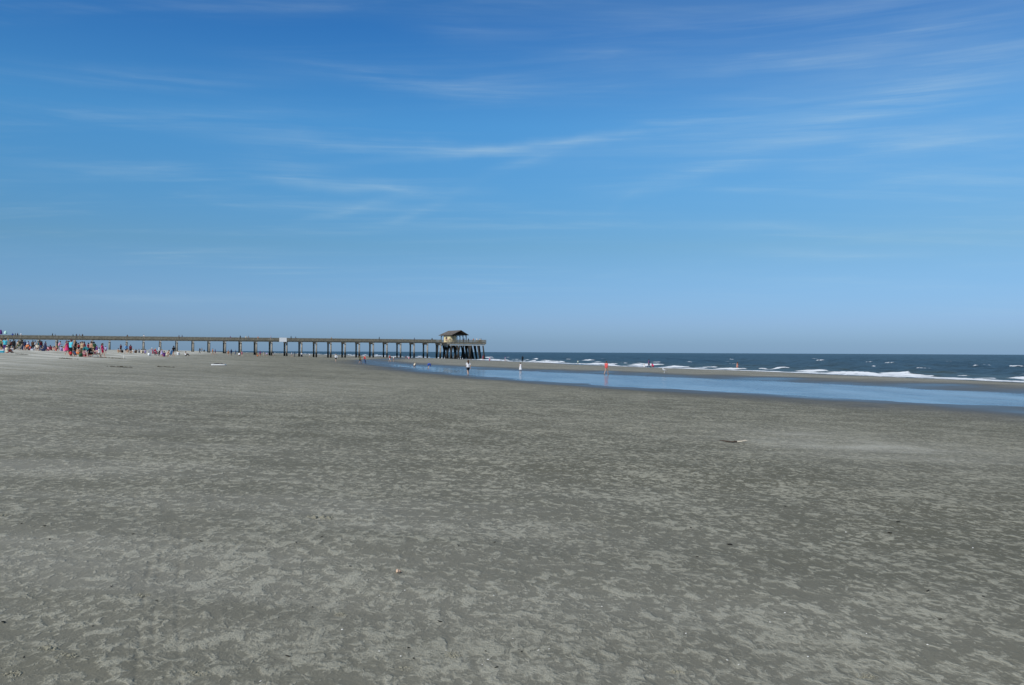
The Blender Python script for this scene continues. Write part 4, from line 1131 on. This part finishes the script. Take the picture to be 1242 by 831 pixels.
# stick, shell, crumbled sand
def stick():
    x, y, _ = on_ground(890, 537.2)
    o = empty('driftwood_stick', (x, y, gz(x, y)), 0)
    tag(o, 'bent driftwood stick with a dark end and a bare pale end on the open sand', 'stick')
    pts = [(-.30, .02, .045), (-.22, 0, .04), (-.12, -.02, .022), (-.03, -.035, .018), (.06, -.03, .024), (.16, -.02, .028), (.24, 0, .042), (.29, -.01, .035)]
    rad = [.006, .012, .015, .015, .016, .016, .021, .011]
    MB().tube(pts[:5], rad[:5], 12).build('dark_end', plain('wet_bark', (.06, .04, .028), .8, .3, 30), o, True)
    MB().tube(pts[4:], rad[4:], 12).build('bare_end', plain('bleached_wood', (.54, .48, .38), .8, .2, 30), o, True)
    MB().tube([(.0, -.03, .02), (.03, .02, .05)], [.009, .004], 8).build('twig_stub', plain('wet_bark', (.06, .04, .028), .8, .3, 30), o, True)
stick()

def snail_shell():
    x, y, _ = on_ground(484, 695.5)
    b = MB(); pts = []; rad = []
    for i in range(80):
        t = i / 79; a = t * 6.0 * PI
        rr = .017 * (1 - t) ** 1.1
        pts.append((rr * math.cos(a) * .9, -.026 + .055 * t ** .8, .016 + rr * math.sin(a) * .9)); rad.append(.0135 * (1 - t) ** .95 + .0008)
    b.tube(pts, rad, 12)
    o = b.build('seashell', plain('pale_orange_shell', (.62, .42, .28), .35, .25, 60, .5), None, True)
    o.location = (x, y, gz(x, y) - .002); o.rotation_euler = (0, 0, R(-60)); o.scale = (.72,) * 3
    tag(o, 'pale orange whorled seashell lying alone on the near sand', 'seashell')
snail_shell()

def sand_clump(px, py, w, d, h, n, seed, label):
    x, y, _ = on_ground(px, py)
    r = random.Random(seed); bm = bmesh.new()
    for k in range(n):
        a = r.uniform(0, 2 * PI); q = math.sqrt(r.random())
        lx, ly = math.cos(a) * q * w, math.sin(a) * q * d
        s = r.uniform(.2, 1) ** 3 * h * (1.15 - q * .8) + .0015
        M = Matrix.Translation((lx, ly, gz(x + lx, y + ly) - gz(x, y) + s * .1)) @ Matrix.Rotation(r.uniform(0, 6), 4, 'Z') @ Matrix.Diagonal((s * r.uniform(.9, 1.6), s * r.uniform(.8, 1.3), s * .8, 1))
        v0 = len(bm.verts); g = bmesh.ops.create_icosphere(bm, subdivisions=1, radius=1.0)
        for v in g['verts']:
            v.co *= r.uniform(.78, 1.2); v.co = M @ v.co
    me = bpy.data.meshes.new('sand_clump'); bm.to_mesh(me); bm.free(); me.shade_smooth()
    o = link('sand_clump', me, plain('yellowish_crumbs', (.235, .222, .165), .95, .3, 60)); o.location = (x, y, gz(x, y))
    tag(o, label, 'sand clump', 'crumbled sand clumps')
sand_clump(389, 628, .12, .09, .030, 60, 1, 'yellowish crumbled sand mound, the largest on the open middle sand')
sand_clump(549, 795, .045, .05, .009, 70, 2, 'small clump of yellow crumbs near the bottom middle of the sand')
sand_clump(413, 746, .04, .05, .008, 60, 3, 'small clump of yellow crumbs above the other near ones')
sand_clump(172, 722, .05, .04, .012, 40, 4, 'grey crumbled clump beside the wheel tracks')
sand_clump(80, 797, .06, .04, .014, 50, 5, 'crumbled clump with dark specks in the bottom left corner')
sand_clump(58, 787, .05, .035, .018, 40, 6, 'upturned crumbs left of the dark specked clump')
sand_clump(18, 818, .05, .035, .014, 40, 7, 'crumbled clump lowest in the bottom left corner')
sand_clump(237, 817, .06, .035, .012, 45, 8, 'crumbled clump in a scuff at the bottom left of the middle')
sand_clump(820, 816, .05, .03, .010, 50, 9, 'pale yellow crumbs at the bottom right of the middle')
sand_clump(1050, 822, .06, .04, .010, 60, 10, 'pale yellow crumbs by the bottom right corner')
sand_clump(4, 626, .07, .05, .022, 25, 11, 'pale lump of sand at the left frame edge')
sand_clump(490, 812, .05, .04, .008, 30, 12, 'grey crumbs below the near shells')

# scraps of seaweed and bits of shell
sw_m = plain('dry_seaweed', (.022, .02, .015), .8, .3, 50)
sh_m = plain('white_shell_bits', (.66, .64, .58), .45, .12, 50)
def scrap_mesh(seed):
    r = random.Random(seed); b = MB(); p = Vector((-.02, 0, .004)); pts = [p.copy()]
    for k in range(6):
        p = p + Vector((r.uniform(.004, .011), r.uniform(-.008, .008), r.uniform(-.002, .004))); p.z = max(.003, p.z); pts.append(p.copy())
    b.tube(pts, [.002, .006, .008, .007, .008, .006, .002], 8, True, .6)
    me = b.mesh('seaweed_scrap'); me.shade_smooth(); me.materials.append(sw_m); return me
def bit_mesh(seed):
    r = random.Random(seed); b = MB(); prof = [(.0, .006), (.006, .0055), (.010, .003), (.012, .0), (.008, -.001), (.0, .003)]
    b.lathe(prof, 12, Matrix.Diagonal((1, r.uniform(.55, .9), 1, 1)))
    for v in b.bm.verts: v.co *= r.uniform(.9, 1.1)
    me = b.mesh('shell_fragment'); me.shade_smooth(); me.materials.append(sh_m); return me
scraps = [scrap_mesh(i) for i in range(5)]; bits = [bit_mesh(i) for i in range(5)]
def put(name, me, px, py, s, label, cat, group):
    x, y, _ = on_ground(px, py)
    o = bpy.data.objects.new(name, me); C.objects.link(o)
    o.location = (x, y, gz(x, y) + .001); o.rotation_euler = (random.uniform(-.3, .3), random.uniform(-.3, .3), random.uniform(0, 6.28)); o.scale = (s, s, s)
    tag(o, label, cat, group)
spots = [(534, 755, 1.5), (425, 688, 1.2), (378, 737, 1.0), (390, 652, 1.4), (603, 811, 1.2), (496, 786, 1.0), (503, 800, 1.0), (351, 796, 1.3), (632, 791, 1.0), (885, 662, 2.6), (1079, 647, 2.6), (1090, 634, 2.6), (1126, 718, 1.6), (1140, 752, 1.2),
         (1193, 724, 1.2), (53, 639, 1.6), (27, 636, 1.2), (59, 655, 1.5), (245, 657, 1.6), (161, 648, 1.2), (135, 713, 1.0), (190, 730, 1.0), (3, 756, 1.6), (113, 761, .9), (837, 641, 1.6), (953, 615, 1.8), (556, 662, 1.2), (600, 659, 1.2), (360, 659, 1.2), (28, 798, .8), (589, 791, .9), (846, 676, 1.4)]
for i, (px, py, s) in enumerate(spots):
    put('seaweed_scrap', scraps[i % 5], px, py, s * .46, 'small dark scrap of dried seaweed lying on the damp grey sand', 'seaweed', 'seaweed scraps on the sand')
spots = [(491, 717, .9), (526, 724, .8), (599, 723, .7), (365, 727, .8), (415, 764, 1.1), (592, 801, 1.0), (653, 790, .9), (666, 788, .8), (585, 807, .8), (622, 775, .8), (460, 791, .8), (486, 797, .9), (1026, 646, 1.2), (1180, 665, 1.4), (980, 797, 1.2), (882, 802, .9), (896, 807, .8),
         (316, 827, .9), (730, 736, .8), (952, 744, .9), (1125, 783, .9), (1051, 769, .9), (832, 769, .8), (541, 790, .7), (460, 723, .7), (934, 755, .8)]
for i, (px, py, s) in enumerate(spots):
    put('shell_fragment', bits[i % 5], px, py, s * .6, 'small white shell fragment lying on the damp grey sand', 'shell', 'shell fragments on the sand')
# lines of wrack on the upper beach
def wrack(px, y, L, rz, seed, label):
    x, y, g = at_dist(px, y)
    r = random.Random(seed); b = MB(); c, s = math.cos(R(rz)), math.sin(R(rz))
    for k in range(int(L * 16)):
        lx, ly = r.uniform(-L / 2, L / 2), r.gauss(0, .10) + .12 * math.sin(k)
        wx, wy = lx * c - ly * s, lx * s + ly * c
        p = Vector((wx, wy, gz(x + wx, y + wy) - g + .02)); a = r.gauss(R(rz), .6); l = r.uniform(.10, .35)
        b.tube([p, p + Vector((math.cos(a) * l * .5, math.sin(a) * l * .5, r.uniform(.01, .07))), p + Vector((math.cos(a) * l, math.sin(a) * l, 0))], [.012, .02, .01], 5)
    o = b.build('wrack_clump', plain('brown_wrack', (.075, .065, .045), .95, .3, 4)); o.location = (x, y, g)
    tag(o, label, 'seaweed', 'clumps of wrack on the upper beach')
wrack(144, 64, 1.5, -4, 1, 'dark clump of wrack, the thickest on the open upper sand')
wrack(132, 97, 3.4, -5, 2, 'long thin line of wrack in front of the big group')
wrack(200, 74, 1.3, 0, 3, 'faint clump of wrack below the crimson chairs')
wrack(84, 84, 2.0, -6, 4, 'thin line of wrack at the foot of the upper beach, left')
wrack(24, 92, 1.0, 3, 5, 'short clump of wrack near the left frame edge')
def marker():
    x, y, g = at_dist(150.4, 96)
    o = tag(empty('marker_post', (x, y, g), 0), 'short pale post standing in the upper sand beside the wrack line', 'post')
    MB().tube([(0, 0, -.1), (.02, 0, .34)], [.05, .045], 12).build('shaft', plain('pale_post', (.6, .57, .5)), o, True)
    MB().lathe([(.058, .34), (.058, .37), (.0, .385)], 12).build('cap', plain('pale_post_cap', (.66, .64, .58)), o)
marker()

# ------------------------------------------------------------------ daylight
SUN_AZ, SUN_EL = R(217), R(43)               # behind the photographer, to the left
wd = bpy.data.worlds.new('World'); scene.world = wd; wd.use_nodes = True
nt = wd.node_tree
bg = nt.nodes['Background']
sky = nd(nt, 'ShaderNodeTexSky', sky_type='NISHITA')
sky.sun_disc = False; sky.sun_elevation = SUN_EL; sky.sun_rotation = SUN_AZ
sky.altitude = 0; sky.air_density = 1.0; sky.dust_density = 0.6; sky.ozone_density = 2.0
tc = nd(nt, 'ShaderNodeTexCoord').outputs['Generated']
sep = nd(nt, 'ShaderNodeSeparateXYZ'); nt.links.new(tc, sep.inputs[0])
dx, dy, dz = sep.outputs
az = mth(nt, 'MULTIPLY', mth(nt, 'ARCTAN2', dx, dy), 180 / PI)
el = mth(nt, 'MULTIPLY', mth(nt, 'ARCSINE', dz), 180 / PI)
ae = nd(nt, 'ShaderNodeCombineXYZ'); nt.links.new(az, ae.inputs[0]); nt.links.new(el, ae.inputs[1])
ae = ae.outputs[0]
rampn = nd(nt, 'ShaderNodeValToRGB')
nt.links.new(mth(nt, 'DIVIDE', el, 40.0, clamp=True), rampn.inputs[0])
SKY_TINT = [(0.0, (.43, .70, 1.30)), (0.014, (.39, .635, 1.18)), (0.047, (.42, .64, 1.16)), (.165, (.40, .685, .925)), (.25, (.37, .79, 1.08)), (.35, (.36, .89, 1.23)), (.49, (.225, .71, 1.17)), (.66, (.45, .8, 1.1)), (1.0, (.85, .95, 1.0))]
cr = rampn.color_ramp
for i, (p_, c_) in enumerate(SKY_TINT):
    e = cr.elements[i] if i < 2 else cr.elements.new(p_)
    e.position = p_; e.color = (*c_, 1)
skyc = mixc(nt, 1.0, sky.outputs[0], rampn.outputs[0], 'MULTIPLY')
# high cirrus: fibres on a level sheet far up, plus the larger streaks by bearing and height
up = mth(nt, 'MAXIMUM', dz, 0.01)
pl = nd(nt, 'ShaderNodeCombineXYZ')
nt.links.new(mth(nt, 'DIVIDE', dx, mth(nt, 'ADD', up, .06)), pl.inputs[0]); nt.links.new(mth(nt, 'DIVIDE', dy, mth(nt, 'ADD', up, .06)), pl.inputs[1])
fib = noise(nt, mapping(nt, pl.outputs[0], rot=(0, 0, R(22)), scale=(.5, 2.6, 1)), 1.2, 5.0, 0.62, 0.5)
fib2 = noise(nt, mapping(nt, ae, rot=(0, 0, R(-7)), scale=(.035, .35, 1)), 1.0, 6.0, 0.6, 0.4)
wis = mth(nt, 'MULTIPLY', sstep(nt, fib, .42, .80), sstep(nt, fib2, .40, .72))
def px2ae(px, py):
    return math.degrees(math.atan((px - CX) / F)), math.degrees(math.atan((427.2 + .005 * (px - CX) - py) / math.hypot(F, px - CX)))
acc = mth(nt, 'MULTIPLY', wis, .55)
STREAKS = [  # x0,y0,x1,y1 of a streak's axis, half width in px, strength
 (-40, 84, 340, 94, 14, .36), (350, 76, 690, 118, 12, .60), (280, 163, 560, 180, 11, .62), (300, 207, 392, 213, 6, .85), (360, 219, 570, 234, 9, .70), (465, 274, 556, 234, 7, .5), (370, 268, 490, 236, 7, .5),
 (280, 185, 420, 205, 18, .3), (460, 176, 700, 188, 11, .60), (480, 190, 870, 142, 7, .70), (595, 212, 720, 162, 8, .5), (770, 225, 1000, 168, 12, .75), (800, 212, 1260, 58, 24, .55), (700, 190, 1060, 110, 36, .34), (960, 196, 1260, 148, 16, .70), (980, 170, 1290, 50, 50, .42), (1020, 228, 1210, 198, 7, .5),
 (780, 76, 1130, 60, 14, .50), (940, 82, 1290, -6, 26, .50), (860, 38, 1140, -4, 18, .40), (620, 50, 900, 28, 26, .25), (-40, 358, 360, 364, 6, .45), (910, 342, 1200, 347, 6, .42), (880, 305, 1270, 318, 7, .36), (800, 271, 1140, 281, 9, .32), (500, 22, 640, 40, 20, .28), (0, 205, 230, 200, 11, .25), (740, 250, 790, 215, 7, .25), (150, 130, 420, 140, 14, .25)]
wob = nd(nt, 'ShaderNodeTexNoise'); nt.links.new(ae, wob.inputs['Vector']); wob.inputs['Scale'].default_value = .22; wob.inputs['Detail'].default_value = 3
wv = nd(nt, 'ShaderNodeVectorMath', operation='MULTIPLY_ADD'); nt.links.new(wob.outputs['Color'], wv.inputs[0]); wv.inputs[1].default_value = (1.2, 1.2, 0); wv.inputs[2].default_value = (-.6, -.6, 0)
wa = nd(nt, 'ShaderNodeVectorMath', operation='ADD'); nt.links.new(ae, wa.inputs[0]); nt.links.new(wv.outputs[0], wa.inputs[1])
fibres = {}
def fibre(deg):
    if deg not in fibres:
        n = noise(nt, mapping(nt, ae, (deg * .7, 3, 0), (0, 0, R(-deg)), (.055, 1.15, 1)), 1.0, 7.0, .66, .35)
        fibres[deg] = mth(nt, 'MULTIPLY_ADD', sstep(nt, n, .34, .70), 1.15, .10)
    return fibres[deg]
stk = None
for (x0, y0, x1, y1, w, s_) in STREAKS:
    a0, e0 = px2ae(x0, y0); a1, e1 = px2ae(x1, y1)
    L = math.hypot(a1 - a0, e1 - e0) / 2 * 1.9; th = math.atan2(e1 - e0, a1 - a0)
    v = mapping(nt, wa.outputs[0], ((a0 + a1) / 2, (e0 + e1) / 2, 0), (0, 0, th), (L, w / 1100 * 57.3 * 1.8, 1), 'TEXTURE')
    g = nd(nt, 'ShaderNodeTexGradient', gradient_type='QUADRATIC_SPHERE'); nt.links.new(v, g.inputs[0])
    dg = min((-6, 8, 19, 30), key=lambda q: abs(q - math.degrees(th)))
    t = mth(nt, 'MULTIPLY', mth(nt, 'MULTIPLY', g.outputs['Fac'], s_), fibre(dg))
    stk = t if stk is None else mth(nt, 'ADD', stk, t)
acc = mth(nt, 'ADD', acc, mth(nt, 'MULTIPLY', stk, .72))
# a thin veil that thickens to the right
ve = mth(nt, 'MULTIPLY', sstep(nt, az, -12, 34), mth(nt, 'MULTIPLY_ADD', fib2, .5, .02))
acc = mth(nt, 'ADD', acc, mth(nt, 'MULTIPLY', ve, .75))
acc = mth(nt, 'MULTIPLY', acc, sstep(nt, el, .5, 6), clamp=True)
CLOUD = (6.1, 7.5, 7.7)
col = mixc(nt, mth(nt, 'MULTIPLY', acc, .41), skyc, CLOUD)
nt.links.new(col, bg.inputs['Color'])
bg.inputs['Strength'].default_value = 0.10

sl = bpy.data.lights.new('sun', 'SUN'); sl.energy = 3.6; sl.angle = R(0.53); sl.color = (1.0, .955, .89)
so = bpy.data.objects.new('sun', sl); C.objects.link(so); so.location = (-40, -40, 60)
sd = Vector((math.sin(SUN_AZ) * math.cos(SUN_EL), math.cos(SUN_AZ) * math.cos(SUN_EL), math.sin(SUN_EL)))
so.rotation_euler = (-sd).to_track_quat('-Z', 'Y').to_euler()

# ------------------------------------------------------------------ camera
cam = bpy.data.cameras.new('camera'); co_ = bpy.data.objects.new('camera', cam); C.objects.link(co_)
cam.sensor_width = 36.0; cam.lens = 36.0 * F / 1242.0; cam.clip_start = 0.05; cam.clip_end = 150000
r_ = Vector((math.cos(ROLL), 0, math.sin(ROLL))); f_ = Vector((0, math.cos(PITCH), math.sin(PITCH)))
u_ = r_.cross(f_).normalized(); r_ = f_.cross(u_).normalized()
M = Matrix((r_, u_, -f_)).transposed().to_4x4(); M.translation = Vector((0, 0, CAM_Z))
co_.matrix_world = M
scene.camera = co_
scene.render.resolution_x, scene.render.resolution_y = 1024, 685
vs = scene.view_settings
vs.view_transform = 'Standard'; vs.look = 'None'; vs.exposure = 0.0; vs.gamma = 1.0; vs.use_curve_mapping = False
print('objects', len(bpy.data.objects), 'verts', sum(len(m.vertices) for m in bpy.data.meshes))
